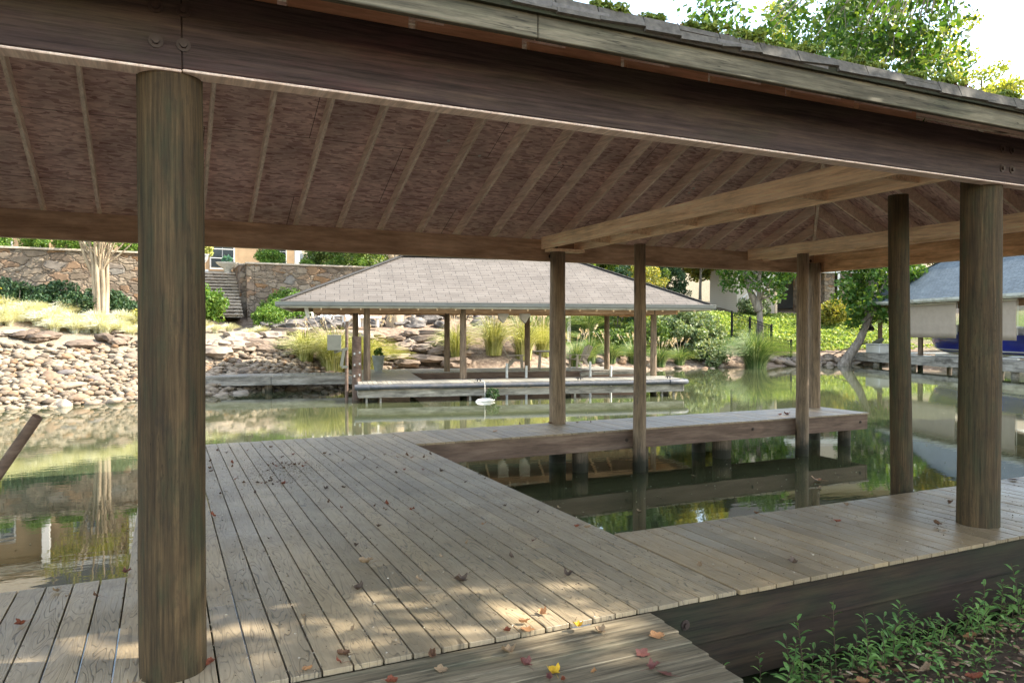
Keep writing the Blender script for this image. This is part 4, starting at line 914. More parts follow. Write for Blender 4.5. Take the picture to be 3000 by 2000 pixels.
# layered ledge stones
def slabs(n, fx, fy, s0, s1, label, group, smin=None, ms=None):
    k = 0
    while k < n:
        x = rnd.uniform(*fx); y = rnd.uniform(*fy); s_ = float(sdist(x, y))
        if smin and not smin[0] < s_ < smin[1]: continue
        rock(rnd.choice(ms or SM), 'ledge_stone', x, y, gz(x, y)+.1, rnd.uniform(s0, s1), label, group, 'boulder', .12); k += 1
slabs(12, (-5.5, -.8), (29.6, 32), .4, .85, 'flat brown ledge stone half buried in gravel on the left bank', 'ledge stones on the left bank', (4.8, 6.6))
slabs(34, (1.8, 9.5), (30.5, 34.2), .8, 1.6, 'broad flat sandstone slab on the rocky slope below the steps', 'sandstone slabs below the steps', (3.6, 5.3))
slabs(18, (4.6, 7.8), (35.0, 37.2), .8, 1.5, 'dark layered boulder stacked at the foot of the right wall', 'dark boulders by the mound shrubs', None, SD)
slabs(22, (8.8, 16), (35.6, 38.5), .7, 1.5, 'dark boulder in the rock bank behind the birdbath', 'boulders behind the birdbath', None, SD)
slabs(22, (9.5, 13), (31.2, 34.6), .7, 1.4, 'flat tan stone in the terrace steps behind the neighbour dock', 'terrace stones behind the neighbour dock')

# ------------------------------------------------------------------ grasses
def grass(name, loc, h, r, n, m, label, group, w_=.012, droop=1.0, plume=0, cat='ornamental grass', seed=0):
    t = thing(name, loc, label, cat, group); b = MB(); r_ = random.Random(seed+int(loc[0]*31+loc[1]*7)); pl = MB()
    for k in range(n):
        a = r_.uniform(0, 6.283); br = r_.uniform(0, r*.25); out = r*r_.uniform(.15, 1.0); hh = h*r_.uniform(.6, 1.0)*(1.15-.35*out/r)
        vs_ = []; seg = 5; dx, dy = math.cos(a), math.sin(a); w0 = w_*r_.uniform(.7, 1.3)
        for i in range(seg+1):
            f = i/seg; q = br+out*f**1.6; z = hh*(1.9*f-.95*f*f*(1+.25*droop*out/r)) ; z = max(z, -.1)
            ww = w0*(1-f*.85); vs_ += [(q*dx-dy*ww, q*dy+dx*ww, z), (q*dx+dy*ww, q*dy-dx*ww, z+.004)]
        b.add(vs_, [(2*i, 2*i+1, 2*i+3, 2*i+2) for i in range(seg)])
    for k in range(plume):
        a = r_.uniform(0, 6.283); out = r*.75*r_.uniform(.1, 1); dx, dy = math.cos(a), math.sin(a); top = h*r_.uniform(1.05, 1.35)
        pts = [(out*f**1.5*dx, out*f**1.5*dy, top*f) for f in (0, .4, .75, 1)]
        pl.tube(pts, .006, 3, False); tip = Vector(pts[-1]); P = np.array([tip+Vector((dx*.16, dy*.16, .02))*f+Vector([r_.gauss(0, .025) for _ in range(3)])-Vector((0, 0, .28))*(1-f)*.9 for f in [r_.random() for _ in range(26)]])
        leaves(pl, P, .035, 3.2)
    b.build('blades', m, t, world=False)
    if plume: pl.build('plumes', M['plume'], t, world=False)
    return t
GG = 'ornamental grasses behind the neighbour dock'
for (x, y, h, r, n, m, lab, pl) in [
  (5.3,31.3,1.25,1.0,380,'grass_gold','golden grass clump left of the electrical box',2),
  (6.4,31.0,1.55,1.45,700,'grass_gold','large golden arching grass clump left of the planter on the dock',4),
  (7.7,31.2,1.5,1.5,760,'grass_gold','wide pale golden grass clump sweeping right behind the planter',6),
  (12.1,31.5,1.6,1.0,420,'grass_gold','golden grass clump behind the middle dock posts',22),
  (14.0,31.6,1.7,1.2,480,'grass_gold','tall plumed grass in the middle of the row behind the dock',34),
  (15.4,31.3,1.75,1.2,480,'grass_gold','tallest plumed grass left of the table',38),
  (16.9,32.2,1.6,1.1,380,'grass_gold','plumed grass behind the round dock table',26),
  (18.6,31.9,1.1,1.1,380,'grass_green','green grass drooping to the water right of the table',4),
  (20.2,33.2,1.2,1.2,380,'grass_green','green grass clump behind the right dock post',3),
  (21.6,33.4,1.0,1.2,380,'grass_green','low green grass at the waterline right of the dock roof posts',5),
  (23.4,33.8,1.1,1.3,400,'grass_green','bushy green grass at the waterline below the dark shrubs',6),
  (25.2,33.9,1.0,1.2,380,'grass_green','yellow green grass hanging over the bank',8),
  (26.8,34.2,.9,1.1,320,'grass_green','short green grass at the left of the pale shrub',4),
  (20.6,37.4,2.0,1.7,520,'grass_green','very tall green grass on the slope beside the meter post',0),
  (23.2,38.4,2.0,1.6,520,'grass_green','tall green grass right of the meter post',0),
  (18.3,35.6,1.7,1.5,420,'grass_green','green grass behind the plumed clumps',6),
  (31.0,32.6,2.1,2.3,1100,'grass_green','big dark green fountain grass at the water beside the fence',0)]:
    grass('grass_clump', (x, y, gz(x, y)-.05), h*1.3, r*(1.3 if m != 'grass_green' else 1.0), int(n*1.7), M[m], lab, GG, .011, 1.1, pl)
k = 0
while k < 60:
    x = rnd.uniform(-7, .4); y = rnd.uniform(31.6, 34.6)
    s_ = float(sdist(x, y))
    if k == 0: g0 = grass('low_grass', (0, 0, 0), .62, .62, 300, M['grass_pale'], 'pale bleached low grass tuft between the gravel and the dark shrubs', 'pale low grass tufts on the left bank', .011, 1)
    o = g0 if k == 0 else copy_tree(g0); place(o, (x, y, gz(x, y)-.04), rnd.uniform(0, 6), rnd.uniform(.75, 1.25)); k += 1
for x, y, s in ((2.6,34.2,.8),(3.3,33.6,.7),(3.9,34.3,.75),(2.0,33.9,.7),(4.6,34.2,.6),(1.6,34.6,.8),(5.3,35.2,.6)):
    o = copy_tree(g0); place(o, (x, y, gz(x, y)), x, s, 'pale grass tuft near the foot of the stone steps', 'pale grass tufts by the steps')

# ------------------------------------------------------------------ shrubs and trees
sh0 = bush('low_shrub', (0, 0, 0), .85, .95, M['leaf_dark'], 'x', None, 60, 60, .07, .22)
for i in range(15):
    x = -8.5+i*.66; y = 35.3+.5*math.sin(i*2.1)
    o = sh0 if i == 0 else copy_tree(sh0); place(o, (x, y, gz(x, y)-.1), i, rnd.uniform(.85, 1.15), ('first second third fourth fifth sixth seventh eighth ninth tenth eleventh twelfth thirteenth fourteenth fifteenth'.split())[i]+' dark green shrub from the left along the foot of the long retaining wall', 'dark shrubs along the left wall foot')
o = bush('yellow_shrub', (-6.6, 33.4, gz(-6.6, 33.4)-.1), 1.3, 1.5, M['leaf_yellow'], 'loose yellow green shrub at the left edge of the garden', None, 60, 60, .08, .3)
bush('yellow_shrub', (-.6, 34.3, gz(-.6, 34.3)-.1), .8, .9, M['leaf_yellow'], 'yellow green leafy plant left of the nearest big post', None, 40, 60, .07, .2)
bush('fern', (6.2, 37.0, gz(6.2, 37.0)), .7, .6, M['leaf_mid'], 'dark green fern at the base of the right retaining wall', None, 30, 40, .08, .2, 'fern')
# big mass of shrubs on the middle right bank, each its own
SB = [(21.5,41.0,2.2,3.4,'leaf_mid','rounded mid green shrub behind the tall grass'),(24.6,41.2,2.6,4.4,'leaf_dark','tall dark evergreen shrub left of the yellow tree'),(27.6,41.8,2.6,4.6,'leaf_dark','dark green shrub below the beige house'),
 (26.3,36.6,1.7,2.2,'leaf_mid','glossy mid green shrub over the brown leaf litter'),(28.6,36.2,2.0,3.0,'leaf_silver','pale variegated shrub above the water'),(29.7,36.2,1.7,2.6,'leaf_silver','pale silvery green shrub left of the fence'),(29.0,34.4,1.3,1.5,'leaf_silver','low pale shrub hanging over the water'),
 (30.8,44.0,2.6,4.6,'leaf_yellow','yellow green tree shaped shrub beside the beige house'),(17.5,41.5,2.6,3.6,'leaf_mid','broad shrub behind the neighbour roof, right part'),(13.5,43.5,2.6,3.6,'leaf_mid','broad shrub behind the neighbour roof ridge'),
 (46.5,41.0,2.0,2.1,'leaf_yellow','yellow green bush in front of the open garage'),(43.2,45.8,1.4,1.5,'leaf_silver','grassy pale bush by the house stairs'),(23.0,35.6,1.3,1.6,'leaf_mid','small leafy shrub above the waterline grasses'),(33.3,40.5,1.2,1.4,'leaf_mid','low green shrub behind the black fence'),(20.0,45,2.4,3.4,'leaf_dark','dark shrub on the hillside behind the neighbour boathouse'),(34.5,49.5,3.0,5.2,'leaf_mid','tall broad shrub left of the beige house wall'),(31.5,50.5,3.2,6.0,'leaf_yellow','yellow tinged tall shrub filling the gap beside the beige house'),(37.8,50.0,2.6,4.2,'leaf_dark','dark shrub against the left corner of the beige house')]
for x, y, r, h, m, lab in SB:
    bush('shrub', (x, y, gz(x, y)-.15), r, h, M[m], lab, 'shrubs on the far bank', int(36*r), 110, .11, .42)
# ground cover on the right slope
P = []
while len(P) < 42000:
    x = rng.uniform(27, 52); y = rng.uniform(30, 50); s_ = float(sdist(x, y))
    if s_ < 2.6 or s_ > 13.5 or (x < 33 and s_ < 6): continue
    P.append((x, y, 0))
P = np.array(P); P[:, 2] = ground_z(P[:, 0], P[:, 1])+rng.uniform(0, .13, len(P))*(1+np.sin(P[:, 0]*2)*np.sin(P[:, 1]*2.3))
b = MB(); leaves(b, P, .13, 1.3, .5); tag(b.build('ground_cover', M['leaf_cover']), kind='stuff')

def tree(name, loc, h, r, m, label, group=None, bark='bark', tr=.16, fork=.45, ncl=110, per=110, size=.13, cl=.6, trunks=None, zc=.68, rz_=None, crown=None, cat='tree', hang=0., lean=(0, 0), limbs=9, seed=1):
    t = thing(name, loc, label, cat, group); r_ = random.Random(seed); b = MB()
    top = Vector((lean[0], lean[1], h*.8)); mid = Vector((lean[0]*.35+.1, lean[1]*.35, h*fork))
    for tk in (trunks or [[(0, 0, -.4), (lean[0]*.12, lean[1]*.12, h*.15), mid, (mid+top)/2, top]]):
        n = len(tk); b.tube(tk, [tr*(1.25 if i == 0 else 1)*(1-.8*i/(n-1)) for i in range(n)], 12, True, .05, True, seed)
    C = blob_centres(ncl, (lean[0]*.8, lean[1]*.8, h*zc), (r, r, rz_ or h*(1-zc)), -.8) if crown is None else np.array(crown(r_), float)
    for k in range(limbs):
        c = Vector(C[r_.randrange(len(C))]); f = r_.uniform(fork*.7, .75); s = Vector((lean[0]*f, lean[1]*f, h*f*.85))
        if c.z < s.z: s.z = max(.4*h*fork, c.z-.8)
        md = (s+c)/2+Vector((r_.uniform(-.2, .2), r_.uniform(-.2, .2), -.15)); b.tube([s, md, c], [tr*.4, tr*.25, tr*.07], 7, False, .04, True)
    b.build('trunk', M[bark], t, world=False)
    b = MB(); leaves(b, clumps(C, (cl, cl, cl*.75), per, .2), size, 1.6, 0, hang=hang); b.build('crown', m, t, world=False); return t
# crape myrtle on the left bank, multi stem
tr_ = []
for k, (dx, dy) in enumerate(((-.75,.1),(-.3,-.2),(.05,.2),(.35,-.1),(.95,.1),(-1.5,.3))):
    tr_.append([(-.12+.08*k, 0, -.2), (-.1+.07*k+dx*.1, dy*.2, 1.1), (dx*.3, dy*.5, 2.3), (dx*.55, dy, 3.6), (dx*1.2, dy*1.5, 5.4)])
tree('crape_myrtle', (-2.35, 34.6, gz(-2.35, 34.6)), 6, 2.0, M['leaf_yellow'], 'multi stemmed smooth barked tree in front of the left retaining wall', None, 'bark_pale', .115, ncl=70, per=45, size=.07, cl=.4, trunks=tr_, zc=.72, limbs=26, seed=4)
tree('garden_tree', (8.9, 40.5, 3.2), 5.2, 2.3, M['leaf_mid'], 'fine leaved green tree behind the left end of the neighbour roof', None, ncl=130, per=150, size=.09, cl=.5, zc=.42, rz_=2.4, seed=5)
b_ = tree('shade_tree', (10.5, 35.9, 1.6), 11, 3.4, M['leaf_mid'], 'tall tree with a broad pale trunk base behind the neighbour dock', None, 'bark_pale', .42, ncl=120, per=90, size=.16, cl=.8, zc=.75, seed=6)
tree('forked_tree', (35.9, 37.4, gz(35.9, 37.4)), 9.5, 2.6, M['leaf_maple'], 'pale forked tree behind the black fence', None, 'bark', .26, ncl=110, per=50, size=.16, cl=.6, zc=.56, rz_=3.4, seed=7,
     trunks=[[(0,0,-.4),(.05,0,1.5),(-.05,0,3.2),(.0,0,4.6),(.1,0,7)],[(0,0,2.2),(-.5,.3,3.4),(-1.0,.4,4.6),(-1.6,.6,7)]])
tree('leaning_tree', (38.3, 32.5, -.7), 9, 2.6, M['leaf_maple'], 'grey tree leaning right from the rocky bank, with bright maple leaves', None, 'bark', .36, ncl=120, per=55, size=.18, cl=.6, zc=.52, rz_=3.2, lean=(2.4, -1.2), seed=8,
     trunks=[[(-.2,.1,-.2),(.1,0,.5),(.75,-.35,1.6),(1.25,-.6,3.0),(1.55,-.75,4.6),(2.1,-1.0,7.2)]])
# forest behind: individual trees from three kinds
kinds = [tree('forest_tree', (0,0,0), 13, 4.2, M['leaf_mid'], 'x', None, ncl=120, per=100, size=.3, cl=1.1, zc=.58, seed=11),
         tree('forest_tree', (0,0,0), 15, 3.8, M['leaf_dark'], 'x', None, ncl=120, per=100, size=.28, cl=1.0, zc=.55, seed=12),
         tree('forest_tree', (0,0,0), 12, 4.4, M['leaf_yellow'], 'x', None, ncl=110, per=100, size=.3, cl=1.1, zc=.6, seed=13)]
KL = ['broad mid green tree in the woods behind the far houses', 'tall dark green tree in the woods behind the far houses', 'autumn yellow green tree in the woods behind the far houses']
FT = [(36,52,1),(40,56,0),(43,52,2),(30,49,0),(-30,52,1),(-22,60,0),(-14,64,2),(-5,62,1),(3,60,0),(10,56,2),(15,50,0),(17,57,1),(22,52,2),(26,48.5,1),(28,57,0),(34,55,2),(38,62,1),(44,60,0),(50,63,2),(55,56,1),(60,50,0),(62,42,2),(64,24,0),(68,14,2),(58,66,0),(12,64,0),(21,62,1),(66,56,1),(70,36,0),(-38,40,0),(-34,30,2)]
used = set()
for x, y, k in FT:
    o = kinds[k] if k not in used else copy_tree(kinds[k]); used.add(k)
    s = rnd.uniform(.75, 1.1); place(o, (x, y, max(gz(x, y), -.6)-.2), rnd.uniform(0, 6), (s, s, s*rnd.uniform(.9, 1.15)), KL[k], 'woodland trees behind the houses: '+('mid green', 'dark green', 'yellow green')[k])
# ------------------------------------------------------------------ near trees that overhang the roof and shade the deck
OH = [(p_[0]+.22, p_[1]-.12, p_[2]) for p_ in [(6.03, 7.66, 5.69), (6.15, 7.6, 5.48), (6.39, 7.49, 5.39), (6.59, 7.39, 5.22), (6.27, 7.54, 5.65), (6.74, 7.32, 5.28), (9.23, 7.82, 6.25), (8.54, 6.65, 5.37), (9.17, 6.82, 5.99), (8.98, 7.56, 5.28), (8.47, 6.92, 5.44), (9.29, 8.52, 6.15), (7.44, 7.17, 5.32), (9.06, 7.86, 5.71), (8.88, 7.62, 5.46), (9.87, 8.27, 6.04), (9.37, 8.29, 6.42), (8.85, 8.91, 6.49), (8.51, 7.09, 6.13), (8.71, 7.6, 5.29), (8.49, 7.56, 5.84), (8.88, 7.93, 6.25), (8.99, 8.83, 6.14), (9.48, 8.77, 5.94), (9.81, 8.54, 5.91), (8.89, 7.88, 5.49), (9.06, 7.81, 5.59), (7.8, 7.0, 5.77), (10.43, 7.79, 6.85), (7.3, 7.47, 5.72), (7.85, 6.92, 5.06), (8.65, 6.55, 5.36), (9.89, 8.54, 5.89), (9.59, 8.73, 6.47), (7.94, 6.84, 5.37), (8.93, 7.41, 6.26), (9.53, 8.4, 7.0), (9.75, 8.55, 6.71), (9.34, 7.53, 6.04), (8.92, 7.94, 5.87), (8.44, 7.92, 5.39), (9.2, 8.15, 6.29), (9.05, 7.67, 5.35), (8.27, 6.63, 5.41), (8.71, 8.09, 6.74), (8.31, 6.75, 5.36), (8.34, 7.54, 5.58), (9.11, 8.24, 5.92), (10.1, 8.4, 6.18), (8.9, 7.56, 6.25), (8.28, 7.46, 5.95), (8.96, 7.92, 6.24), (7.85, 7.29, 4.89), (8.07, 7.32, 4.65), (8.72, 7.67, 4.68), (7.93, 6.8, 4.18), (8.74, 7.32, 4.26), (9.03, 7.46, 4.81), (8.65, 6.93, 4.85), (8.7, 6.76, 5.03), (9.65, 7.28, 5.58), (8.96, 6.67, 5.44), (9.06, 6.54, 5.23), (9.49, 6.75, 5.19), (9.73, 7.07, 5.14), (9.02, 6.42, 5.58), (9.41, 6.6, 5.95), (9.05, 6.78, 5.91), (8.3, 7.97, 6.04), (7.93, 7.49, 5.51), (8.55, 7.88, 5.46), (8.6, 6.73, 4.02), (8.69, 6.96, 4.4), (8.62, 7.51, 5.01)]]
def crownA(r_):
    C = []
    while len(C) < 300:
        x, y, z = r_.uniform(-9.5, 7), r_.uniform(-5, 5), r_.uniform(-2.4, 2.6)
        if ((x+1)/8.7)**2+(y/5)**2+(z/2.6)**2 < 1:
            q = Vector((x-1+CB[0], y+.6+CB[1], z+9.2+CB[2]))
            if q.y > .5*q.x or (CB[0] < 8 and (z < 0 or q.y > 1)): continue                         # unseen shade crown, cut off where it would enter the camera view
            gap = False                                       # openings in the canopy that let the sun through
            for a, rad in ((Vector((2.1, 3.4, 0)), .65), (Vector((3.4, 3.15, 3.05)), .3)):
                d = q-a
                if (d-tosun*d.dot(tosun)).length < rad: gap = True
            if not gap: C.append((q.x-CB[0], q.y-CB[1], q.z-CB[2]))
    return C
CB = [0, 0, 0]
def neartree(loc, label, seed, n=150, per=150, rr=1):
    CB[:] = loc
    t = tree('overhanging_tree', loc, 11, 4, M['leaf_mid'], label, 'trees on the near bank', 'bark', .3, ncl=10, per=per, size=.15, cl=.85, crown=crownA, limbs=26, seed=seed); return t
T1 = neartree((13.6, -.9, -.4), 'tree on the near bank whose leafy branches hang over the boathouse roof', 21)
neartree((21.5, -3.5, 0), 'second leafy tree on the near bank, out to the right', 22)
neartree((25, 4.0, -1.2), 'third leafy tree leaning out over the cove on the right', 23)
b = MB(); L0 = Vector(T1.location); P = np.array(OH)
leaves(b, clumps(P, (.38, .38, .32), 85, .1), .058, 1.8, 0, hang=.5)
b.v = [(x-L0.x, y-L0.y, z-L0.z) for x, y, z in b.v]; b.build('hanging_leaves', M['leaf_maple'], T1, world=False)
b = MB(); r_ = random.Random(5); hub = Vector((9.6, 6.2, 7.4)); b.tube([(13.5, -.6, 4), (12.2, 2.5, 6.4), hub, (8.2, 8.0, 6.6)], [.16, .11, .05, .015], 8)
for p in OH:
    if r_.random() < .8:
        p = Vector(p); md = (hub+p)/2+Vector((0, 0, .5)); b.tube([hub+(Vector((8.2, 8.0, 6.6))-hub)*r_.uniform(0, .8), md, p, p+Vector((r_.uniform(-.1,.1), r_.uniform(-.1,.1), -.35))], [.02, .012, .006, .003], 4, False)
b.v = [(x-L0.x, y-L0.y, z-L0.z) for x, y, z in b.v]; b.build('branches', M['bark'], T1, world=False)
YT = [(45.26, 33.91, 20.3), (46.31, 33.42, 19.84), (47.34, 32.93, 20.3), (47.97, 32.63, 19.39), (45.48, 33.81, 18.93), (46.73, 33.21, 18.7), (47.77, 32.72, 18.47), (44.65, 34.2, 19.61), (49.44, 31.94, 18.24), (50.48, 31.44, 18.01), (51.31, 31.05, 18.01), (51.73, 30.85, 17.56), (52.45, 30.51, 18.47), (36.95, 37.84, 21.21), (37.56, 37.55, 22.35), (37.99, 37.35, 20.3), (38.6, 37.06, 22.81), (46.3, 33.42, 20.98), (44.0, 34.51, 22.35), (44.24, 34.39, 18.47), (45.91, 33.61, 18.01), (45.08, 34.0, 17.78)]
AX = (50.0, 31.7)
t = tree('autumn_tree', (AX[0], AX[1], 1.0), 22, 4, M['leaf_gold'], 'tall yellow autumn tree rising beyond the roof at the top right', None, 'bark', .25, ncl=10, per=120, size=.17, cl=.8, crown=lambda r_: [(p[0]-AX[0]+dx, p[1]-AX[1]+dy, p[2]-1.0+dz) for p in YT for dx, dy, dz in [(r_.gauss(0,.9), r_.gauss(0,.9), r_.gauss(0,.8)) for _ in range(4)]], limbs=20, seed=31)

# ------------------------------------------------------------------ fallen leaves
def leafmesh(name, seed, curl, lobes=5, wid=1.0):
    r_ = random.Random(seed); n = 36; vs_ = [(0, 0, 0)]; fs = []; rings = 4
    ax = r_.uniform(0, 3)
    for k in range(1, rings+1):
        for i in range(n):
            a = 2*math.pi*i/n; rr = (.62+.38*abs(math.cos(lobes*a/2))**.8 if lobes else .8)*(1+.25*math.cos(a)); rr *= 1+(.08*math.sin(a*9+seed) if k == rings else 0)
            x, y = rr*k/rings*math.cos(a)*.5, rr*k/rings*math.sin(a)*.5*wid
            u = x*math.cos(ax)+y*math.sin(ax); v = -x*math.sin(ax)+y*math.cos(ax)
            z = curl*(1.9*u*u+.35*abs(v))+.09*curl*math.sin(7*u+seed)*math.cos(6*v+seed*2)
            sq = 1-.35*curl*abs(u)
            vs_.append((x*sq, y*sq, z))
    fs += [(0, 1+i, 1+(i+1) % n) for i in range(n)]
    for k in range(rings-1):
        for i in range(n): fs.append((1+k*n+i, 1+(k+1)*n+i, 1+(k+1)*n+(i+1) % n, 1+k*n+(i+1) % n))
    b = MB(); b.add(vs_, fs, True); b.tube([(-.28, 0, .02), (-.55, .03, .06*curl), (-.85, .1, .05)], [.012, .01, .008], 4, False); return b
LK = {}
def leafobj(kind, var):
    key = (kind, var)
    if key not in LK:
        curl, lobes, wid = ((.25, 5, 1), (.9, 5, .9), (1.5, 3, .75), (1.9, 0, .6), (.5, 3, .85))[var]
        b = leafmesh('leaf', var*7+3, curl, lobes, wid); o = b.build('fallen_leaf', M['fall_'+kind]); LK[key] = [o, False]
    o, used_ = LK[key]
    if used_: o = o.copy(); scene.collection.objects.link(o)
    LK[key][1] = True; return o
def leaf(x, y, kind, var, s, label, group=None, z=.004, tilt=.2, cat='leaf'):
    o = leafobj(kind, var); o.location = (x, y, z+s*(.02+.03*(var > 1))); s *= .82; o.scale = (s, s, s); o.rotation_euler = (rnd.uniform(-tilt, tilt), rnd.uniform(-tilt, tilt), rnd.uniform(0, 6.3)); o.name = 'fallen_leaf'
    tag(o, label, cat, group); return o
SMALL = [(0.63, 10.24), (0.79, 10.33), (0.72, 10.01), (0.97, 10.03), (1.29, 10.2), (1.18, 9.35), (1.46, 9.52), (1.3, 9.32), (1.04, 8.55), (1.43, 8.59), (0.72, 9.16), (0.7, 8.92), (0.49, 9.4), (0.47, 8.96), (0.46, 8.73), (0.73, 7.97), (0.67, 8.17), (0.48, 7.49), (0.78, 7.39), (0.37, 6.62), (1.83, 9.41), (1.87, 9.28), (2.01, 9.43), (2.15, 9.42), (1.92, 8.78), (2.18, 8.79), (1.83, 10.72), (3.01, 10.39), (2.49, 9.0), (2.58, 8.72), (2.72, 8.78), (2.72, 8.61), (2.86, 8.56), (3.01, 8.74), (2.6, 7.81), (2.78, 7.7), (2.42, 7.93), (2.3, 7.81), (2.77, 6.98), (2.17, 8.16), (1.44, 7.32), (1.61, 7.27), (1.34, 6.72), (1.4, 6.45), (1.68, 6.4), (1.8, 6.41), (1.73, 6.22), (1.93, 6.12), (1.54, 5.72), (0.7, 5.74), (1.25, 5.29), (1.08, 8.83), (1.14, 8.86), (1.16, 8.73), (1.24, 8.9), (1.29, 8.92), (1.22, 8.62), (1.3, 8.74), (1.36, 8.78), (1.41, 8.74), (1.5, 8.82), (0.85, 7.88), (0.89, 7.84), (0.93, 7.81), (1.0, 7.91), (0.99, 7.72), (1.05, 7.82), (1.09, 7.74), (1.13, 7.75), (1.01, 8.01), (2.73, 5.93), (2.88, 5.57), (3.03, 7.07), (3.06, 7.26), (2.77, 7.69), (2.15, 4.55)]
for i, (x, y) in enumerate(SMALL):
    k = rnd.choice(['brown', 'dark', 'dark', 'brown', 'red']) if y > 6 else rnd.choice(['dark', 'dark', 'tan', 'brown'])
    if y > 8.4 and .95 < x < 1.6: lab, g, k = 'red brown leaf in the larger leaf cluster near the far edge of the main deck', 'leaves in the far deck cluster', rnd.choice(['red', 'brown'])
    elif 7.6 < y < 8.1 and x < 1.2: lab, g = 'brown curled leaf in the nearer leaf cluster on the main deck', 'leaves in the nearer deck cluster'
    elif y > 6: lab, g = 'small curled brown leaf scattered on the far half of the main deck', 'leaves scattered on the far deck half'
    else: lab, g = 'small shrivelled leaf scattered on the near half of the main deck', 'leaves scattered on the near deck half'
    leaf(x, y, k, rnd.choice([1, 2, 3, 3]), rnd.uniform(.05, .085), lab, g)
for x, y, k, v, s, lab in [
 (1.23,4.85,'tan',2,.13,'large curled tan leaf standing on edge on a deck board'),(1.06,4.40,'dark',1,.10,'dark maroon brown curled leaf near the front of the main deck'),(1.43,4.37,'tan',3,.07,'small tan curled leaf left of the big shrivelled leaf'),
 (1.66,4.28,'dark',1,.13,'biggest shrivelled brown leaf on the main deck'),(1.99,4.99,'tan',3,.06,'small pale leaf beside a board gap near the deck middle'),(1.72,4.77,'tan',3,.05,'tiny pale curled leaf in a board gap'),
 (2.31,5.43,'orange',3,.06,'small upright orange leaf in the middle of the main deck'),(2.96,5.04,'red',2,.08,'red brown curled leaf near the slip corner'),(3.0,4.98,'tan',2,.08,'pale curled leaf touching the red leaf near the slip corner'),(2.46,4.84,'maroon',3,.06,'small maroon leaf right of the deck middle'),(2.32,4.07,'dark',1,.11,'brown crumpled leaf just behind the sunlit deck patch'),
 (4.6,10.35,'orange',0,.1,'single orange leaf lying alone on the far walkway'),(5.79,11.0,'orange',2,.1,'orange leaf at the foot of the far walkway post'),(5.81,10.78,'brown',2,.1,'brown leaf left of the far walkway post'),(5.3,10.9,'dark',3,.07,'small dark leaf on the outer edge of the far walkway'),(6.28,10.7,'dark',2,.08,'dark leaf right of the far walkway post'),(6.5,10.65,'dark',3,.07,'last dark leaf right of the far walkway post'),
 (10.37,10.1,'red',1,.16,'larger red brown leaf near the end of the far walkway'),(10.14,10.05,'red',2,.1,'smaller red brown leaf near the end of the far walkway'),
 (1.97,3.36,'yellow',1,.085,'bright golden yellow leaf at the seam between deck and ramp'),(1.74,3.50,'orange',2,.085,'upper of two orange leaves by the ramp seam'),(1.70,3.43,'orange',0,.1,'lower flat orange leaf by the ramp seam'),(1.88,3.58,'orange',1,.08,'pale orange leaf on the sunlit deck patch'),(1.6,3.45,'red',2,.07,'small red leaf left of the orange leaves'),
 (.19,3.71,'red',2,.08,'red leaf at the foot of the nearest post'),(-.13,3.6,'tan',1,.09,'tan leaf left of the nearest post foot'),(.58,3.44,'orange',2,.07,'orange leaf at the bottom left of the deck'),(-.23,5.34,'maroon',1,.09,'dark red leaf on the edge of the side deck'),(-.59,5.14,'tan',1,.07,'tan leaf near the edge of the side deck'),(-.69,4.65,'red',1,.08,'red leaf on the side deck boards'),(-.52,5.0,'tan',3,.05,'tiny tan leaf on the side deck'),(-.36,4.91,'brown',3,.07,'small brown leaf across a side deck gap'),(.68,4.1,'tan',3,.06,'small tan leaf near the lower left of the main deck'),(.88,3.81,'tan',3,.06,'small upright tan leaf near the front of the main deck'),(.78,3.52,'brown',2,.09,'brown orange leaf at the front edge of the main deck'),(.74,3.45,'red',3,.07,'red curled leaf near the ramp seam left of centre'),
 (3.19,3.85,'tan',2,.08,'small tan leaf on the near walkway close to the sunlit patch'),(3.83,3.65,'dark',1,.1,'dark curled leaf near the outer edge of the near walkway'),(4.93,4.27,'red',2,.08,'red brown leaf in the middle of the near walkway'),(4.53,4.74,'brown',2,.1,'brown leaf on the slip edge of the near walkway'),(5.5,4.66,'tan',1,.09,'tan leaf on the slip edge of the near walkway'),(6.4,4.3,'brown',2,.1,'brown leaf left of the big walkway post'),(5.47,3.72,'tan',0,.07,'pale flat leaf in front of the big walkway post'),(5.58,3.85,'brown',2,.1,'brown leaf against the foot of the big walkway post'),(8.0,4.7,'brown',0,.13,'brown leaf far right on the near walkway')]:
    leaf(x, y, k, v, s, lab)
for x, y, k, v, s, lab in [(2.06,3.27,'tan',1,.09,'tan brown leaf on the sunlit part of the ramp'),(2.30,3.10,'orange',0,.11,'large tan leaf near the right edge of the ramp'),(1.52,3.27,'tan',1,.11,'large pale brown leaf on the top ramp plank'),(1.16,3.36,'brown',2,.09,'brown leaf on the top ramp plank'),(1.16,3.22,'tan',0,.08,'round tan leaf on the second ramp plank'),(1.54,3.1,'maroon',1,.09,'maroon leaf left of the yellow ramp leaf'),
 (1.62,2.97,'yellow',1,.095,'bright yellow leaf lying on the ramp'),(1.57,2.92,'maroon',2,.07,'maroon leaf tucked under the yellow ramp leaf'),(1.62,2.88,'red',3,.07,'small red brown leaf below the yellow ramp leaf'),(1.78,2.89,'orange',3,.06,'small orange tan leaf right of the yellow ramp leaf'),(2.1,2.96,'maroon',0,.09,'flat maroon leaf on the right part of the ramp'),(2.06,2.82,'maroon',1,.09,'purple maroon leaf, upper of the pair on the ramp'),(2.08,2.74,'maroon',0,.09,'purple maroon leaf, lower of the pair on the ramp'),(.91,3.2,'red',2,.09,'dark red leaf at the bottom edge of the ramp')]:
    leaf(x, y, k, v, s, lab, None, -.014)
leaf(8.67, 7.84, 'orange', 4, .2, 'orange brown leaf floating on the slip water', None, -.648, .02)
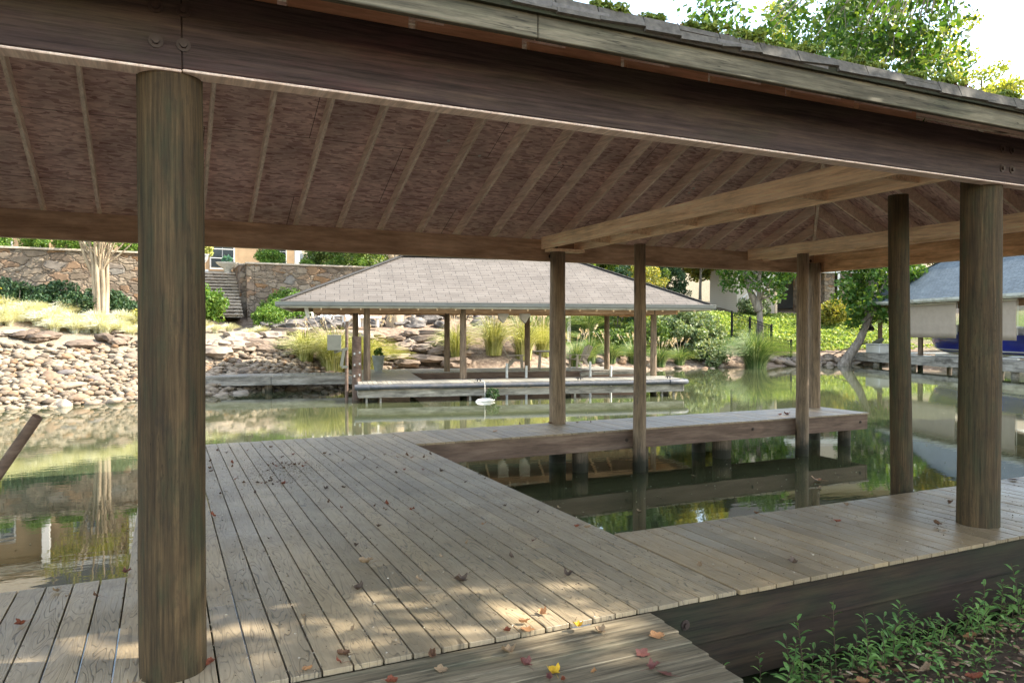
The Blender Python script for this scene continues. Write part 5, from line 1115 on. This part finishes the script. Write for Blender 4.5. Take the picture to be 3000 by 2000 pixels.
for i in range(7): leaf(rnd.uniform(4, 9), rnd.uniform(5.3, 9), 'tan', 4, rnd.uniform(.06, .11), 'small pale leaf floating on the slip water', 'pale leaves floating in the slip', -.65, .02)
# fine debris: on the water and in the board gaps
P = np.stack([rng.uniform(-3, 26, 900), rng.uniform(5, 24, 900), np.full(900, -.644)], 1); P = np.concatenate([P, np.stack([rng.uniform(3.2, 11, 180), rng.uniform(4.9, 9.6, 180), np.full(180, -.644)], 1)])
b = MB(); leaves(b, P, .014, 1.6, .95); tag(b.build('water_debris', plain('pale floating specks', (.25,.23,.17), .8)), kind='stuff')
P = []
for i in range(1500):
    x = -.215+PITCH*rnd.randint(0, 23)-.004+rnd.gauss(0, .003); P.append((x, rnd.uniform(3.45, 10.8), .001))
for i in range(2600): P.append((rnd.uniform(-.2, 3.1), rnd.uniform(3.42, 10.8), .002))
for i in range(1500): P.append((rnd.gauss(1.2, .25), rnd.gauss(8.5, .5), .002))
for i in range(1300): P.append((rnd.uniform(3.1, 9), rnd.uniform(3.42, 4.75), .002))
b = MB(); leaves(b, np.array(P), .008, 1.6, .9); tag(b.build('deck_debris', leafmat('crumbs and seeds', (.05,.035,.02), (.2,.15,.1), (.5,.45,.35), 0)), kind='stuff')

# ------------------------------------------------------------------ moss and leaves along the near eave
zt = Z0-PI_*(OV+.05)+zo+.038
b = MB(); x = -6.3
while x < 12.4:
    wd = rnd.uniform(.12, .33); dz = [rnd.uniform(.040, .055)]*2; dz[1] -= rnd.uniform(0, .02); yb = YF-.085-rnd.uniform(0, .006); zz = zt+rnd.uniform(.0, .005)
    for (x_, w2, y_, zt_, dd) in ((x, wd, yb, zz, dz), (x+rnd.uniform(.03, .1), wd*.7, yb-.006, zz+.012, [d*.35 for d in dz]),)[:1]:
        b.add([(x_, y_+.02, zt_-dd[0]), (x_+w2, y_+.02, zt_-dd[1]), (x_+w2, y_+.06, zt_+.02), (x_, y_+.06, zt_+.02), (x_, y_, zt_-dd[0]+.004), (x_+w2, y_, zt_-dd[1]+.004), (x_+w2-.004, y_+.03, zt_+.032), (x_+.004, y_+.03, zt_+.032)],
              [(0,3,2,1),(4,5,6,7),(0,1,5,4),(1,2,6,5),(2,3,7,6),(3,0,4,7)])
    x += wd+.003
b.build('eave_shingle_tabs', plain('drooping eave shingles', (.1,.09,.075), .95, 0, .35, 30), BH)
mz = lambda y: zt+PI_*(y-(Y0-OV-.05))+.02
for i, (x, s) in enumerate(((2.05,.10),(2.3,.06),(2.62,.12),(2.95,.17),(3.35,.13),(3.9,.12),(4.3,.09),(4.62,.14),(5.3,.08),(5.62,.12),(6.1,.1),(1.75,.08))):
    b = MB(); y = Y0-OV-.02+.02*(i % 3); C = np.array([(rnd.gauss(0, s*.5), rnd.gauss(0, s*.22), rnd.uniform(0, s*.22)) for _ in range(26)]); leaves(b, clumps(C, (.03, .03, .025), 30, .1), .014, 2.2)
    o = b.build('moss_tuft', M['moss']); o.location = (x, y, mz(y)+.01); tag(o, 'green moss tuft growing on the near eave shingles', 'moss', 'moss tufts along the near eave', 'thing')
for i in range(34):
    x = rnd.choice([2.4, 2.75, 2.82, 3.1, 3.15, 4.7, 4.85, 4.95, 5.9, 6.2])+rnd.gauss(0, .09); y = Y0-OV-.03+rnd.uniform(0, .16)
    leaf(x, y, rnd.choice(['red', 'brown', 'red', 'orange', 'maroon']), rnd.choice([1, 2, 3]), rnd.uniform(.06, .1), 'curled red brown leaf lying among moss on the near eave', 'leaves along the near eave', mz(y), .7)

# ------------------------------------------------------------------ near bank: weeds and litter
def weedmesh(seed, h):
    r_ = random.Random(seed); st = MB(); lf = MB(); n = int(h/.03); bx_, by_ = r_.uniform(-.05, .05), r_.uniform(-.05, .05)
    pts = [(bx_*f*f*1.5, by_*f*f*1.5, h*f) for f in [i/8 for i in range(9)]]; st.tube(pts, [.0028*(1-.06*i) for i in range(9)], 5, False)
    for k in range(n):
        f = .15+.85*k/n; a = k*2.4+r_.uniform(-.4, .4); L_ = .1*(1.15-.45*f)*r_.uniform(.8, 1.2); wv = L_*.13
        p = Vector((bx_*f*f*1.5, by_*f*f*1.5, h*f)); d = Vector((math.cos(a), math.sin(a), .5+.5*f)).normalized(); s = Vector((-math.sin(a), math.cos(a), 0)); dn = Vector((0, 0, -1))
        q = [p, p+d*L_*.35+s*wv+dn*L_*.01, p+d*L_*.7+s*wv*.8+dn*L_*.12, p+d*L_+dn*L_*.35, p+d*L_*.7-s*wv*.8+dn*L_*.12, p+d*L_*.35-s*wv+dn*L_*.01]
        md1 = p+d*L_*.35-dn*0+Vector((0, 0, -.003)); md2 = p+d*L_*.7+dn*L_*.16
        lf.add([q[0], q[1], q[2], q[3], q[4], q[5], md1, md2], [(0,1,6), (1,2,7,6), (2,3,7), (3,4,7), (4,5,6,7), (5,0,6)])
    return st, lf
WV = []
for i, h in enumerate((.2, .27, .34, .4, .24, .12)):
    t = thing('weed', (0, 0, 0), 'leafy green weed growing on the bank below the near walkway', 'weed', 'weeds under the near walkway')
    st, lf = weedmesh(i+3, h); st.build('stem', M['soil'], t, world=False); lf.build('leaves', M['leaf_weed'], t, world=False); WV.append([t, False])
wp = []
for i in range(105):
    x = 2.62+3.6*rnd.random()**.9; y = 3.30-abs(rnd.gauss(0, .14))-(.12 if x < 3 else 0)-(.05*(x-3))*rnd.random()
    wp.append((x, y))
for i in range(50): wp.append((rnd.uniform(2.75, 5.5), rnd.uniform(2.2, 3.1)))
for i, (x, y) in enumerate(wp):
    v = WV[rnd.choice([0, 1, 2, 3, 4]) if y > 3.05 else 5]; o = v[0] if not v[1] else copy_tree(v[0]); v[1] = True
    place(o, (x, y, gz(x, y)-.01), rnd.uniform(0, 6), rnd.uniform(.7, 1.15))
    o.rotation_euler = (rnd.uniform(-.25, .25), rnd.uniform(-.25, .25), rnd.uniform(0, 6))
b = MB()
for i in range(3600):
    x, y = rnd.uniform(2.3, 8), rnd.uniform(.2, 3.32); s = rnd.uniform(.025, .075); z = gz(x, y)+rnd.uniform(.005, .03); a = rnd.uniform(0, 6.3); c_ = rnd.uniform(.1, .7); p = []
    for (u, v_) in ((-1,0),(-.4,-.42),(.5,-.38),(1,0),(.5,.38),(-.4,.42)): p.append((x+s*.5*(u*math.cos(a)-v_*math.sin(a)), y+s*.5*(u*math.sin(a)+v_*math.cos(a)), z+s*c_*(v_*v_*1.6+.15*u*u)+rnd.uniform(0, .004)))
    b.add(p, [(0,1,5), (1,2,4,5), (2,3,4)])
tag(b.build('leaf_litter', leafmat('dead leaf litter', (.09,.055,.035), (.3,.165,.09), (.5,.38,.26), .05)), kind='stuff')
b = MB(); P = np.array([(rnd.uniform(2.6, 6), rnd.uniform(1.5, 3.3), 0) for _ in range(2600)]); P[:, 2] = ground_z(P[:, 0], P[:, 1])+rng.uniform(.005, .04, len(P)); leaves(b, P, .012, 3, .3); tag(b.build('short_grass', M['leaf_weed']), kind='stuff')
for i in range(26):
    x, y = rnd.uniform(2.9, 5.4), rnd.uniform(2.1, 3.1); leaf(x, y, rnd.choice(['brown', 'red', 'tan', 'maroon', 'orange']), rnd.choice([0, 1, 2]), rnd.uniform(.08, .13), 'larger dead leaf lying on the leaf litter of the near bank', 'big dead leaves on the near bank', gz(x, y)+.03, .4)
b = MB(); p = Vector((3.45, 2.75, gz(3.45, 2.75)+.04)); b.tube([p, p+Vector((.1, .03, .02)), p+Vector((.2, .1, .03))], [.008, .007, .005], 6); tag(b.build('broken_twig', M['soil']), 'dark broken twig lying among dead leaves on the near bank', 'twig')
# leaning pole in the water at the left
t = thing('leaning_pole', (-1.35, 7.3, -.65), 'brown wooden pole leaning out of the water at the left edge', 'pole')
b = MB(); b.tube([(-2.1, 7.5, -1.2), (-1.35, 7.28, .2), (-.93, 7.08, .86)], [.05, .045, .04], 12, True, .04); b.build('shaft', M['rim_in'], t)
